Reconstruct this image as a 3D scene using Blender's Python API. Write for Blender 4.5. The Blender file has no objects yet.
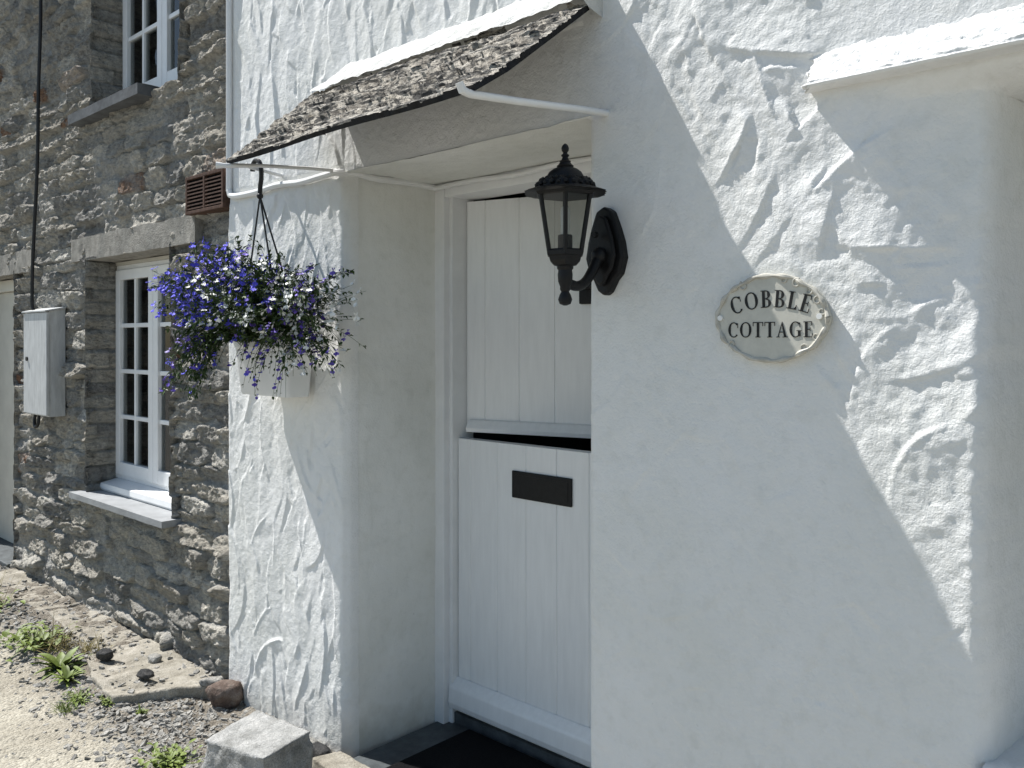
import bpy, bmesh, math, random
import numpy as np
from mathutils import Vector, Matrix, Quaternion

R = math.radians
random.seed(11)
sc = bpy.context.scene
COL = sc.collection

# ------------------------------------------------------------------ camera, sky, sun, exposure
cam = bpy.data.cameras.new('camera')
cam.sensor_width = 36.0
cam.lens = 850 / 1024 * 36
cam.shift_y = -44 / 1024
cam.clip_start = 0.05
cam.clip_end = 2000
camera = bpy.data.objects.new('camera', cam)
COL.objects.link(camera)
camera.location = (0, -1.7, 1.4)
camera.rotation_euler = (R(90), 0, R(43))
sc.camera = camera

SUN = Vector((0.665, 0.172, -1.0)).normalized()          # the way the sunlight travels
toward = -SUN
SUN_EL = math.asin(toward.z)
SUN_AZ = math.atan2(toward.x, toward.y)
world = bpy.data.worlds.new('World')
sc.world = world
world.use_nodes = True
wn = world.node_tree
sky = wn.nodes.new('ShaderNodeTexSky')
sky.sky_type = 'NISHITA'
sky.sun_disc = False
sky.sun_elevation = SUN_EL
sky.sun_rotation = SUN_AZ
sky.air_density = 1.0
sky.dust_density = 1.0
sky.ozone_density = 1.0
bg = wn.nodes['Background']
tint = wn.nodes.new('ShaderNodeMix'); tint.data_type = 'RGBA'; tint.blend_type = 'MULTIPLY'
tint.inputs[0].default_value = 1.0; tint.inputs[7].default_value = (0.95, 1.015, 0.99, 1)
wn.links.new(sky.outputs[0], tint.inputs[6]); wn.links.new(tint.outputs[2], bg.inputs[0])
bg.inputs[1].default_value = 0.083

sl = bpy.data.lights.new('sun', 'SUN')
sl.energy = 5.0
sl.angle = R(0.5)
sl.color = (1.0, 0.975, 0.935)
sun = bpy.data.objects.new('sun', sl)
COL.objects.link(sun)
sun.location = (-4, -2, 8)
sun.rotation_euler = SUN.to_track_quat('-Z', 'Y').to_euler()

sc.view_settings.view_transform = 'Standard'
sc.view_settings.look = 'None'
sc.view_settings.exposure = 0.60
sc.view_settings.gamma = 1.0
sc.view_settings.use_curve_mapping = False

# ------------------------------------------------------------------ numpy noise
def _hash(i, j, k, seed):
    h = (i.astype(np.int64) * 374761393 + j.astype(np.int64) * 668265263 + k.astype(np.int64) * 2147483647 + seed * 974711) & 0xFFFFFFFF
    h = ((h ^ (h >> 13)) * 1274126177) & 0xFFFFFFFF
    h = ((h ^ (h >> 16)) * 2246822519) & 0xFFFFFFFF
    h = h ^ (h >> 15)
    return (h & 0xFFFFFF) / float(0xFFFFFF) * 2 - 1
def n3(x, y, z=None, seed=0):
    x = np.asarray(x, float); y = np.asarray(y, float)
    z = np.zeros_like(x) if z is None else np.asarray(z, float)
    i, j, k = np.floor(x), np.floor(y), np.floor(z)
    u, v, w = x - i, y - j, z - k
    u = u * u * (3 - 2 * u); v = v * v * (3 - 2 * v); w = w * w * (3 - 2 * w)
    r = 0
    for a in (0, 1):
        for b in (0, 1):
            for c in (0, 1):
                r = r + _hash(i + a, j + b, k + c, seed) * (u if a else 1 - u) * (v if b else 1 - v) * (w if c else 1 - w)
    return r
def fbm(x, y, z=None, seed=0, octaves=4, gain=0.5):
    r = 0; a = 1.0; s = 1.0; t = 0
    for o in range(octaves):
        r = r + a * n3(x * s, y * s, None if z is None else z * s, seed + o * 17)
        t += a; a *= gain; s *= 2.03
    return r / t
def sstep(a, b, x):
    t = np.clip((x - a) / (b - a), 0, 1)
    return t * t * (3 - 2 * t)

# ------------------------------------------------------------------ materials
MATS = {}
def new_mat(name, rough=0.7, spec=0.3, metal=0.0):
    m = bpy.data.materials.new(name)
    m.use_nodes = True
    nt = m.node_tree
    b = nt.nodes['Principled BSDF']
    b.inputs['Roughness'].default_value = rough
    b.inputs['Specular IOR Level'].default_value = spec
    b.inputs['Metallic'].default_value = metal
    MATS[name] = m
    return m, nt, b
def ramp(nt, fac, stops):
    r = nt.nodes.new('ShaderNodeValToRGB')
    while len(r.color_ramp.elements) < len(stops):
        r.color_ramp.elements.new(0.5)
    for e, (p, c) in zip(r.color_ramp.elements, stops):
        e.position = p
        e.color = (c[0], c[1], c[2], 1) if not isinstance(c, (int, float)) else (c, c, c, 1)
    nt.links.new(fac, r.inputs[0])
    return r.outputs[0]
def noise(nt, scale, detail=4, rough=0.55, stretch=None):
    t = nt.nodes.new('ShaderNodeTexCoord')
    n = nt.nodes.new('ShaderNodeTexNoise')
    n.inputs['Scale'].default_value = scale
    n.inputs['Detail'].default_value = detail
    n.inputs['Roughness'].default_value = rough
    if stretch:
        mp = nt.nodes.new('ShaderNodeMapping')
        mp.inputs['Scale'].default_value = stretch
        nt.links.new(t.outputs['Object'], mp.inputs[0])
        nt.links.new(mp.outputs[0], n.inputs['Vector'])
    else:
        nt.links.new(t.outputs['Object'], n.inputs['Vector'])
    return n.outputs[0]
def voro(nt, scale):
    t = nt.nodes.new('ShaderNodeTexCoord')
    n = nt.nodes.new('ShaderNodeTexVoronoi')
    n.inputs['Scale'].default_value = scale
    nt.links.new(t.outputs['Object'], n.inputs['Vector'])
    return n
def mixc(nt, fac, a, b, mode='MIX'):
    m = nt.nodes.new('ShaderNodeMix')
    m.data_type = 'RGBA'; m.blend_type = mode
    if isinstance(fac, (int, float)): m.inputs[0].default_value = fac
    else: nt.links.new(fac, m.inputs[0])
    for v, s in ((a, 6), (b, 7)):
        if isinstance(v, tuple): m.inputs[s].default_value = (*v, 1)
        else: nt.links.new(v, m.inputs[s])
    return m.outputs[2]
def addv(nt, a, b, ka=1.0, kb=1.0):
    m = nt.nodes.new('ShaderNodeMath'); m.operation = 'MULTIPLY'; m.inputs[1].default_value = ka
    nt.links.new(a, m.inputs[0])
    m2 = nt.nodes.new('ShaderNodeMath'); m2.operation = 'MULTIPLY_ADD'; m2.inputs[1].default_value = kb
    nt.links.new(b, m2.inputs[0]); nt.links.new(m.outputs[0], m2.inputs[2])
    return m2.outputs[0]
def bump(nt, b, h, dist, strength=1.0):
    n = nt.nodes.new('ShaderNodeBump')
    n.inputs['Distance'].default_value = dist
    n.inputs['Strength'].default_value = strength
    nt.links.new(h, n.inputs['Height'])
    nt.links.new(n.outputs[0], b.inputs['Normal'])
def attr(nt, name):
    a = nt.nodes.new('ShaderNodeAttribute'); a.attribute_name = name
    return a.outputs['Fac']
def simple(name, col, rough=0.6, spec=0.3, metal=0.0, var=0.25, scale=30.0, bdist=0.0, bscale=200.0, stretch=None):
    m, nt, b = new_mat(name, rough, spec, metal)
    lo = tuple(c * (1 - var) for c in col); hi = tuple(min(1, c * (1 + var * 0.6)) for c in col)
    c = ramp(nt, noise(nt, scale, 5, 0.6, stretch), [(0.3, lo), (0.7, hi)])
    nt.links.new(c, b.inputs['Base Color'])
    if bdist:
        bump(nt, b, noise(nt, bscale, 3), bdist)
    return m

def stucco_mat(name, base, grain=0.0020, dirty=0.5):
    m, nt, b = new_mat(name, 0.82, 0.2)
    big = noise(nt, 2.2, 5, 0.6)
    small = noise(nt, 22, 5, 0.65)
    c1 = ramp(nt, big, [(0.3, tuple(v * (1 - .15 * dirty) for v in (base[0], base[1], base[2] * .97))), (0.65, base)])
    c2 = ramp(nt, small, [(0.25, (.86, .86, .84)), (0.5, (1, 1, 1))])
    c = mixc(nt, 0.6, c1, c2, 'MULTIPLY')
    # a little green-brown staining where rain runs, in streaks
    st = noise(nt, 3.0, 6, 0.7, (6, 6, 0.8))
    sf = ramp(nt, st, [(0.60, 0.0), (0.85, 0.22 * dirty)])
    c = mixc(nt, sf, c, (0.42, 0.42, 0.34))
    sp = ramp(nt, noise(nt, 75, 2, 0.5), [(0.74, 0.0), (0.80, 0.35 * dirty)])
    c = mixc(nt, sp, c, (0.35, 0.35, 0.32))
    tc = nt.nodes.new('ShaderNodeTexCoord'); sz = nt.nodes.new('ShaderNodeSeparateXYZ')
    nt.links.new(tc.outputs['Object'], sz.inputs[0])
    zz = nt.nodes.new('ShaderNodeMath'); zz.operation = 'MULTIPLY_ADD'
    nt.links.new(noise(nt, 9, 4), zz.inputs[0]); zz.inputs[1].default_value = 0.35
    nt.links.new(sz.outputs[2], zz.inputs[2])
    gf = ramp(nt, zz.outputs[0], [(0.12, 0.75 * dirty), (0.33, 0.0)])
    c = mixc(nt, gf, c, (0.40, 0.38, 0.31))
    nt.links.new(c, b.inputs['Base Color'])
    h = addv(nt, noise(nt, 170, 4, 0.65), noise(nt, 42, 3), 1.0, 1.4)
    bump(nt, b, h, grain)
    return m
stucco_mat('stucco', (0.80, 0.80, 0.79))
stucco_mat('smooth_plaster', (0.82, 0.82, 0.79), 0.0012, 1.0)
stucco_mat('soffit_plaster', (0.76, 0.755, 0.71), 0.0014, 1.0)
stucco_mat('flashing_mortar', (0.66, 0.66, 0.64), 0.004, 0.8)
simple('white_paint', (0.78, 0.78, 0.77), 0.38, 0.4, var=0.05, scale=12, bdist=0.0004, bscale=90)
simple('door_paint', (0.82, 0.825, 0.825), 0.28, 0.5, var=0.05, scale=6, bdist=0.0004, bscale=60, stretch=(8, 8, 1))
simple('frame_paint', (0.80, 0.805, 0.805), 0.35, 0.45, var=0.06, scale=10)
simple('cream_paint', (0.55, 0.53, 0.47), 0.4, 0.4, var=0.1, scale=8)
simple('black_iron', (0.006, 0.006, 0.0065), 0.5, 0.3, var=0.4, scale=60, bdist=0.0008, bscale=120)
simple('black_plastic', (0.012, 0.012, 0.013), 0.5, 0.4, var=0.2)
simple('letter_black', (0.012, 0.012, 0.012), 0.5, 0.3, var=0.1)
simple('sheet_black', (0.008, 0.008, 0.009), 0.95, 0.1, var=0.5, scale=150, bdist=0.004, bscale=300)
simple('slate_step', (0.075, 0.085, 0.09), 0.6, 0.3, var=0.45, scale=18, bdist=0.002, bscale=60)
simple('slate_sill', (0.30, 0.31, 0.32), 0.6, 0.3, var=0.2, scale=14, bdist=0.001, bscale=80)
simple('dark_sill', (0.10, 0.105, 0.11), 0.7, 0.3, var=0.4, scale=14, bdist=0.002, bscale=60)
simple('concrete', (0.30, 0.285, 0.255), 0.9, 0.15, var=0.35, scale=26, bdist=0.004, bscale=120)
simple('terracotta', (0.10, 0.058, 0.042), 0.75, 0.2, var=0.45, scale=40, bdist=0.001, bscale=150)
simple('void', (0.01, 0.01, 0.011), 0.9, 0.05, var=0.2)
simple('room', (0.13, 0.135, 0.135), 0.9, 0.1, var=0.3, scale=5)
simple('curtain', (0.5, 0.5, 0.47), 0.9, 0.1, var=0.4, scale=6, stretch=(14, 14, 1))
simple('soil', (0.03, 0.022, 0.016), 0.95, 0.1, var=0.5, scale=60)
simple('pot_plastic', (0.76, 0.77, 0.77), 0.45, 0.4, var=0.06, scale=8)
simple('sign_cream', (0.56, 0.545, 0.48), 0.5, 0.3, var=0.12, scale=30)
simple('sign_rim', (0.50, 0.48, 0.42), 0.5, 0.35, var=0.3, scale=45)
simple('meter_white', (0.52, 0.53, 0.53), 0.6, 0.3, var=0.22, scale=9, stretch=(5, 5, 1))
simple('bulb_white', (0.8, 0.8, 0.78), 0.3, 0.5, var=0.02)
simple('stem_green', (0.045, 0.07, 0.02), 0.6, 0.3, var=0.4, scale=30)
simple('leaf_green', (0.045, 0.085, 0.02), 0.55, 0.35, var=0.5, scale=25)
simple('weed_green', (0.15, 0.20, 0.04), 0.55, 0.3, var=0.45, scale=22)
simple('grass_dry', (0.26, 0.22, 0.09), 0.7, 0.2, var=0.4, scale=25)
simple('petal_blue', (0.13, 0.12, 0.78), 0.6, 0.2, var=0.35, scale=28)
simple('petal_violet', (0.16, 0.10, 0.52), 0.5, 0.3, var=0.5, scale=28)
simple('petal_white', (0.78, 0.78, 0.74), 0.5, 0.3, var=0.06, scale=30)

def rock_mat(name, a, b_, c_, sc_=20):
    m, nt, b = new_mat(name, 0.88, 0.15)
    col = ramp(nt, noise(nt, sc_, 6, 0.65), [(0.28, a), (0.5, b_), (0.72, c_)])
    pep = ramp(nt, noise(nt, 260, 2), [(0.35, (.6, .6, .6)), (0.6, (1.1, 1.1, 1.1))])
    col = mixc(nt, 0.7, col, pep, 'MULTIPLY')
    nt.links.new(col, b.inputs['Base Color'])
    bump(nt, b, addv(nt, noise(nt, 150, 4, 0.65), noise(nt, 45, 4), 1.0, 2.0), 0.0045)
    return m
rock_mat('granite', (0.19, 0.19, 0.18), (0.35, 0.35, 0.34), (0.50, 0.495, 0.48), 14)
rock_mat('slab_stone', (0.20, 0.18, 0.145), (0.33, 0.305, 0.255), (0.45, 0.42, 0.365), 13)
rock_mat('brown_rock', (0.08, 0.055, 0.045), (0.16, 0.12, 0.10), (0.26, 0.22, 0.19))
rock_mat('dark_rock', (0.02, 0.02, 0.021), (0.05, 0.05, 0.05), (0.11, 0.105, 0.10))
rock_mat('chip_rock', (0.14, 0.135, 0.13), (0.32, 0.31, 0.285), (0.52, 0.50, 0.46), 30)

def stone_mat():
    m, nt, b = new_mat('rubble_stone', 0.9, 0.15)
    tone = ramp(nt, attr(nt, 'tone'), [(0.0, (0.17, 0.165, 0.16)), (0.25, (0.30, 0.29, 0.27)), (0.5, (0.38, 0.35, 0.30)),
                                       (0.75, (0.47, 0.44, 0.385)), (0.965, (0.53, 0.505, 0.455)), (0.988, (0.24, 0.15, 0.10)), (1.0, (0.20, 0.11, 0.07))])
    br = ramp(nt, noise(nt, 30, 6, 0.72, (1, 1, 2.2)), [(0.34, (.58, .58, .59)), (0.62, (1.6, 1.6, 1.57))])
    c = mixc(nt, 0.9, tone, br, 'MULTIPLY')
    mo = ramp(nt, noise(nt, 34, 5, 0.65), [(0.32, (0.30, 0.29, 0.27)), (0.62, (0.62, 0.605, 0.565))])
    c = mixc(nt, attr(nt, 'mortar'), c, mo)
    li = ramp(nt, noise(nt, 26, 6, 0.72), [(0.54, 0.0), (0.62, 0.6)])
    c = mixc(nt, li, c, (0.40, 0.395, 0.37))
    rs = ramp(nt, noise(nt, 3.2, 6, 0.7), [(0.66, 0.0), (0.78, 0.25)])
    c = mixc(nt, rs, c, (0.20, 0.15, 0.075))
    nt.links.new(c, b.inputs['Base Color'])
    bump(nt, b, addv(nt, noise(nt, 110, 5, 0.7), noise(nt, 35, 5, 0.7, (1, 1, 2.2)), 1.0, 2.4), 0.015)
stone_mat()

def slate_top():
    m, nt, b = new_mat('lichen_slate', 0.85, 0.2)
    base = ramp(nt, attr(nt, 'tone'), [(0.0, (0.10, 0.092, 0.082)), (0.5, (0.22, 0.20, 0.175)), (1.0, (0.37, 0.34, 0.30))])
    li = ramp(nt, noise(nt, 20, 7, 0.72, (1, 1.6, 1.6)), [(0.42, 0.0), (0.56, 0.9)])
    c = mixc(nt, li, base, (0.57, 0.53, 0.465))
    ye = ramp(nt, noise(nt, 5, 5, 0.65), [(0.62, 0.0), (0.72, 0.5)])
    c = mixc(nt, ye, c, (0.44, 0.37, 0.25))
    dk = ramp(nt, noise(nt, 70, 4, 0.65, (0.22, 1, 1)), [(0.45, 0.92), (0.52, 0.0)])
    c = mixc(nt, dk, c, (0.05, 0.05, 0.05))
    nt.links.new(c, b.inputs['Base Color'])
    bump(nt, b, addv(nt, noise(nt, 160, 4, 0.7), noise(nt, 50, 4, 0.7, (0.4, 1, 1)), 1, 2), 0.006)
slate_top()
simple('raw_slate', (0.016, 0.0165, 0.018), 0.8, 0.2, var=0.4, scale=40, bdist=0.002, bscale=100)

def ground_mat():
    m, nt, b = new_mat('lane_gravel', 0.95, 0.1)
    v = voro(nt, 95)
    peb = ramp(nt, v.outputs['Color'], [(0.0, (0.24, 0.225, 0.195)), (0.5, (0.44, 0.415, 0.36)), (1.0, (0.60, 0.57, 0.505))])
    fine = ramp(nt, noise(nt, 140, 4, 0.7), [(0.3, (.62, .62, .60)), (0.65, (1.12, 1.1, 1.06))])
    lane = mixc(nt, 0.8, peb, fine, 'MULTIPLY')
    lane = mixc(nt, 0.45, lane, (0.46, 0.43, 0.365))
    patch = ramp(nt, noise(nt, 1.6, 5, 0.6), [(0.35, (.82, .80, .77)), (0.65, (1.08, 1.08, 1.06))])
    lane = mixc(nt, 1.0, lane, patch, 'MULTIPLY')
    dirt = ramp(nt, noise(nt, 16, 6, 0.7), [(0.3, (0.11, 0.095, 0.075)), (0.55, (0.24, 0.215, 0.18)), (0.75, (0.42, 0.39, 0.34))])
    far_tone = ramp(nt, noise(nt, 60, 5, 0.7), [(0.3, (0.22, 0.212, 0.19)), (0.7, (0.33, 0.318, 0.285))])
    lane = mixc(nt, attr(nt, 'far_dark'), lane, far_tone)  # unseen far lane coloured darker to cut light bounced onto the walls
    c = mixc(nt, attr(nt, 'dirt'), lane, dirt)
    nt.links.new(c, b.inputs['Base Color'])
    bump(nt, b, addv(nt, noise(nt, 120, 4, 0.7), v.outputs['Distance'], 1.0, -0.8), 0.008)
ground_mat()

def glass(name, tint=(0.75, 0.78, 0.78), rough=0.02):
    m = bpy.data.materials.new(name); m.use_nodes = True
    nt = m.node_tree; nt.nodes.clear()
    out = nt.nodes.new('ShaderNodeOutputMaterial')
    tr = nt.nodes.new('ShaderNodeBsdfTransparent'); tr.inputs[0].default_value = (*tint, 1)
    gl = nt.nodes.new('ShaderNodeBsdfGlossy'); gl.inputs['Roughness'].default_value = rough
    fr = nt.nodes.new('ShaderNodeFresnel'); fr.inputs[0].default_value = 1.5
    mx = nt.nodes.new('ShaderNodeMixShader')
    nt.links.new(fr.outputs[0], mx.inputs[0]); nt.links.new(tr.outputs[0], mx.inputs[1]); nt.links.new(gl.outputs[0], mx.inputs[2])
    nt.links.new(mx.outputs[0], out.inputs[0])
    MATS[name] = m
glass('window_glass', (0.7, 0.73, 0.72))
glass('lantern_glass', (0.70, 0.71, 0.69), 0.12)

# ------------------------------------------------------------------ object helpers
def M(n): return MATS[n]
def link(name, me, parent=None, mat=None, smooth=False):
    o = bpy.data.objects.new(name, me)
    COL.objects.link(o)
    if parent is not None: o.parent = parent
    if mat is not None:
        for mm in (mat if isinstance(mat, (list, tuple)) else [mat]):
            me.materials.append(M(mm))
    if smooth and len(me.polygons):
        me.polygons.foreach_set('use_smooth', [True] * len(me.polygons))
    return o
def thing(name, label, cat, loc=(0, 0, 0), group=None, kind=None):
    o = bpy.data.objects.new(name, None)
    COL.objects.link(o)
    o.location = loc
    o.empty_display_size = 0.1
    return tag(o, label, cat, group, kind)
def tag(o, label=None, cat=None, group=None, kind=None):
    if label: o['label'] = label
    if cat: o['category'] = cat
    if group: o['group'] = group
    if kind: o['kind'] = kind
    return o
def arr_mesh(name, verts, quads, attrs=None, mats=None):
    verts = np.asarray(verts, np.float32).reshape(-1, 3); quads = np.asarray(quads, np.int32)
    used = np.zeros(len(verts), bool); used[quads.ravel()] = True
    idx = np.cumsum(used) - 1
    verts = verts[used]; quads = idx[quads].astype(np.int32)
    k = quads.shape[1]
    me = bpy.data.meshes.new(name)
    me.vertices.add(len(verts)); me.vertices.foreach_set('co', verts.ravel())
    me.loops.add(quads.size); me.loops.foreach_set('vertex_index', quads.ravel())
    me.polygons.add(len(quads))
    me.polygons.foreach_set('loop_start', np.arange(0, quads.size, k, dtype=np.int32))
    me.polygons.foreach_set('loop_total', np.full(len(quads), k, np.int32))
    if mats is not None: me.polygons.foreach_set('material_index', np.asarray(mats, np.int32))
    me.polygons.foreach_set('use_smooth', np.ones(len(quads), bool))
    me.update(calc_edges=True)
    if attrs:
        for n, v in attrs.items():
            a = me.attributes.new(n, 'FLOAT', 'POINT')
            a.data.foreach_set('value', np.asarray(v, np.float32).ravel()[used])
    me.validate()
    return me
def grid_quads(n, m, mask=None, flip=False, off=0):
    i, j = np.meshgrid(np.arange(n - 1), np.arange(m - 1), indexing='ij')
    if mask is not None:
        i, j = i[mask], j[mask]
    a = (i * m + j).ravel() + off
    q = np.stack([a, a + m, a + m + 1, a + 1], 1)
    return q[:, ::-1] if flip else q

class MB:
    """collects shapes for one mesh"""
    def __init__(s): s.bm = bmesh.new()
    def box(s, x0, x1, y0, y1, z0, z1, bev=0.0, mat=None):
        v = [s.bm.verts.new((x, y, z)) for x in (x0, x1) for y in (y0, y1) for z in (z0, z1)]
        f = [s.bm.faces.new([v[k] for k in q]) for q in ((0, 1, 3, 2), (4, 6, 7, 5), (0, 4, 5, 1), (2, 3, 7, 6), (0, 2, 6, 4), (1, 5, 7, 3))]
        if bev:
            es = list({e for ff in f for e in ff.edges})
            bmesh.ops.bevel(s.bm, geom=es, offset=bev, segments=2, affect='EDGES', profile=0.6)
        return s
    def prism(s, poly, axis, a, b):
        """poly: 2-D outline; extruded from a to b along axis"""
        def pt(p, t):
            return {'x': (t, p[0], p[1]), 'y': (p[0], t, p[1]), 'z': (p[0], p[1], t)}[axis]
        lo = [s.bm.verts.new(pt(p, a)) for p in poly]; hi = [s.bm.verts.new(pt(p, b)) for p in poly]
        n = len(poly)
        s.bm.faces.new(lo); s.bm.faces.new(hi[::-1])
        for i in range(n):
            s.bm.faces.new((lo[i], hi[i], hi[(i + 1) % n], lo[(i + 1) % n]))
        return s
    def tube(s, pts, rad, seg=8, cap=True):
        pts = [Vector(p) for p in pts]
        rads = rad if isinstance(rad, (list, tuple)) else [rad] * len(pts)
        rings = []
        up = None
        for i, p in enumerate(pts):
            d = (pts[min(i + 1, len(pts) - 1)] - pts[max(i - 1, 0)])
            d = d.normalized() if d.length > 1e-9 else Vector((0, 0, 1))
            if up is None:
                up = d.orthogonal().normalized()
            else:
                up = (up - d * up.dot(d))
                up = up.normalized() if up.length > 1e-6 else d.orthogonal().normalized()
            w = d.cross(up)
            rings.append([s.bm.verts.new(p + (up * math.cos(2 * math.pi * k / seg) + w * math.sin(2 * math.pi * k / seg)) * rads[i]) for k in range(seg)])
        for a, b in zip(rings, rings[1:]):
            for k in range(seg):
                s.bm.faces.new((a[k], a[(k + 1) % seg], b[(k + 1) % seg], b[k]))
        if cap:
            s.bm.faces.new(rings[0][::-1]); s.bm.faces.new(rings[-1])
        return s
    def lathe(s, prof, c=(0, 0, 0), seg=24, wob=None, rot=0.0):
        rings = []
        for r, z in prof:
            rings.append([s.bm.verts.new((c[0] + max(r, 1e-4) * math.cos(2 * math.pi * k / seg + rot), c[1] + max(r, 1e-4) * math.sin(2 * math.pi * k / seg + rot), c[2] + z)) for k in range(seg)])
        for a, b in zip(rings, rings[1:]):
            for k in range(seg):
                s.bm.faces.new((a[k], a[(k + 1) % seg], b[(k + 1) % seg], b[k]))
        s.bm.faces.new(rings[0][::-1]); s.bm.faces.new(rings[-1])
        return s
    def ball(s, c, r, sub=2, scale=(1, 1, 1)):
        mt = Matrix.Translation(c) @ Matrix.Diagonal((*scale, 1))
        bmesh.ops.create_icosphere(s.bm, subdivisions=sub, radius=r, matrix=mt)
        return s
    def quad(s, a, b, c, d):
        s.bm.faces.new([s.bm.verts.new(p) for p in (a, b, c, d)]); return s
    def build(s, name, mat, parent=None, smooth=False, fix=True):
        if fix: bmesh.ops.recalc_face_normals(s.bm, faces=s.bm.faces[:])
        me = bpy.data.meshes.new(name)
        s.bm.to_mesh(me); s.bm.free()
        o = link(name, me, parent, mat)
        if smooth:
            me.polygons.foreach_set('use_smooth', [True] * len(me.polygons))
            try: me.set_sharp_from_angle(angle=R(40))
            except Exception: pass
        return o

# ================================================================== GROUND
def spaced(lo, hi, step, far):
    mid = np.arange(lo, hi + step / 2, step)
    g = step * 2 * (1.45 ** np.arange(40)); g = np.cumsum(g); g = g[g < far]
    g = np.append(g, far)
    return np.concatenate([lo - g[::-1], mid, hi + g])
def ground_height(X, Y):
    d = sstep(-0.55, -0.28, Y + 0.10 * fbm(X * 2.2, Y * 2.2, seed=5))
    d = d * (1 - sstep(0.3, 0.6, np.abs(Y - 0.0) - 0.35) * 0)
    h = 0.010 * fbm(X * 3, Y * 3, seed=1) + 0.006 * fbm(X * 30, Y * 30, seed=2, octaves=3) * (1 + d)
    h += d * (0.018 * fbm(X * 9, Y * 9, seed=3) + 0.006 * np.abs(fbm(X * 45, Y * 45, seed=4)))
    h += .026 * sstep(-.46, -.30, Y + .05 * fbm(X * 3, Y * 3, seed=6)) * (1 - sstep(-3.52, -3.38, X + .25 * Y))
    near = (1 - sstep(9, 14, np.abs(X + 3))) * (1 - sstep(5, 9, np.abs(Y)))
    return h * near - 0.004 - 0.02 * sstep(0.02, 0.12, Y), d
gx = spaced(-6.8, -1.7, 0.010, 160); gy = spaced(-1.5, 0.10, 0.010, 160)
GX, GY = np.meshgrid(gx, gy, indexing='ij')
GZ, GD = ground_height(GX, GY)
me = arr_mesh('lane', np.stack([GX, GY, GZ], -1), grid_quads(len(gx), len(gy)), {'dirt': GD * (np.abs(GX + 3) < 6), 'far_dark': 1 - sstep(-1.25, -1.0, GY + .08 * fbm(GX * 1.5, GY * 1.5, seed=9))})
lane = link('lane', me, None, 'lane_gravel')
tag(lane, 'pale gravel lane running along the cottage fronts', 'lane', kind='structure')
def gz(x, y):
    return float(ground_height(np.array([x]), np.array([y]))[0][0])

# ================================================================== WHITE COTTAGE
white = thing('white_cottage', 'white rough plastered cottage with slate porch hood and stable door', 'cottage', (-1.9, 0, 0))
WO = Vector((-1.9, 0, 0))
def setp(o, root):
    """keep world coordinates for a mesh built in world space under an Empty that stands at its base"""
    o.location = -Vector(root.location)
    return o
DX0, DX1, DZ = -2.335, -1.327, 1.958          # door opening
WX0, WZ0, WZ1 = -0.410, 0.63, 1.86             # window opening at the right
st = 0.005
xs = np.arange(-3.12, -0.10, st); zs = np.arange(-0.04, 2.92, st)
XX, ZZ = np.meshgrid(xs, zs, indexing='ij')
H = 0.004 * fbm(XX * 2, ZZ * 2, seed=21)
rng = np.random.RandomState(4)
def stroke(cx, cz, ang, L, W, curve, tilt, ridge, base):
    rad = L * 0.5 + W + 0.05
    i0, i1 = np.searchsorted(xs, (cx - rad, cx + rad)); j0, j1 = np.searchsorted(zs, (cz - rad, cz + rad))
    if i1 - i0 < 3 or j1 - j0 < 3: return
    x = XX[i0:i1, j0:j1] - cx; z = ZZ[i0:i1, j0:j1] - cz
    x = x + 0.009 * n3(x * 7 + cx * 91, z * 7 + cz * 77, seed=8) + .0022 * n3(x * 45, z * 45 + cz * 77, seed=18); z = z + 0.009 * n3(x * 7 + 9 + cx * 57, z * 7 + cz * 31, seed=9)
    a = x * math.cos(ang) + z * math.sin(ang); b = -x * math.sin(ang) + z * math.cos(ang)
    b = b - curve * a * a
    wl = W * 0.5 * np.sqrt(np.clip(1 - np.abs(a / (L * 0.5)) ** 2.4, 0, 1)) * (1 + .3 * a / L) + 1e-5
    t = np.clip(b / wl * np.sign(tilt), -1.5, 1.5)
    m = sstep(-1.0, .0, t) * sstep(0.0, 0.0055, wl - b * np.sign(tilt)) * sstep(0, L * .30, L * 0.5 - np.abs(a))
    h = H[i0:i1, j0:j1]
    mean = (h * m).sum() / max(m.sum(), 1e-6)
    plane = mean * .7 + abs(tilt) * (.25 + .75 * t) + base
    rr = ridge * np.exp(-((wl - .004 - b * np.sign(tilt)) / 0.005) ** 2) * sstep(0, L * .2, L * 0.5 - np.abs(a))
    H[i0:i1, j0:j1] = h * (1 - m) + plane * m + rr
for _ in range(560):                    # pier left of the door: long upright laps
    cx = rng.uniform(-3.16, -2.30); cz = rng.uniform(-0.02, 2.0)
    ang = R(88 + rng.normal(0, 22)); L = rng.uniform(.14, .40); W = rng.uniform(.06, .13)
    stroke(cx, cz, ang, L, W, rng.normal(0, 0.9), rng.choice([-1, 1]) * rng.uniform(.0022, .0056), rng.choice([0, .5, 1]) * rng.uniform(.0006, .0022), rng.normal(0, .0006))
for _ in range(520):                    # above the porch
    cx = rng.uniform(-3.16, -1.2); cz = rng.uniform(1.9, 2.92)
    ang = R(97 + rng.normal(0, 20)); L = rng.uniform(.18, .45); W = rng.uniform(.06, .14)
    stroke(cx, cz, ang, L, W, rng.normal(0, 1.4), rng.choice([-1, 1]) * rng.uniform(.0026, .0070), rng.choice([0, .5, 1]) * rng.uniform(.0006, .0022), rng.normal(0, .0006))
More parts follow.
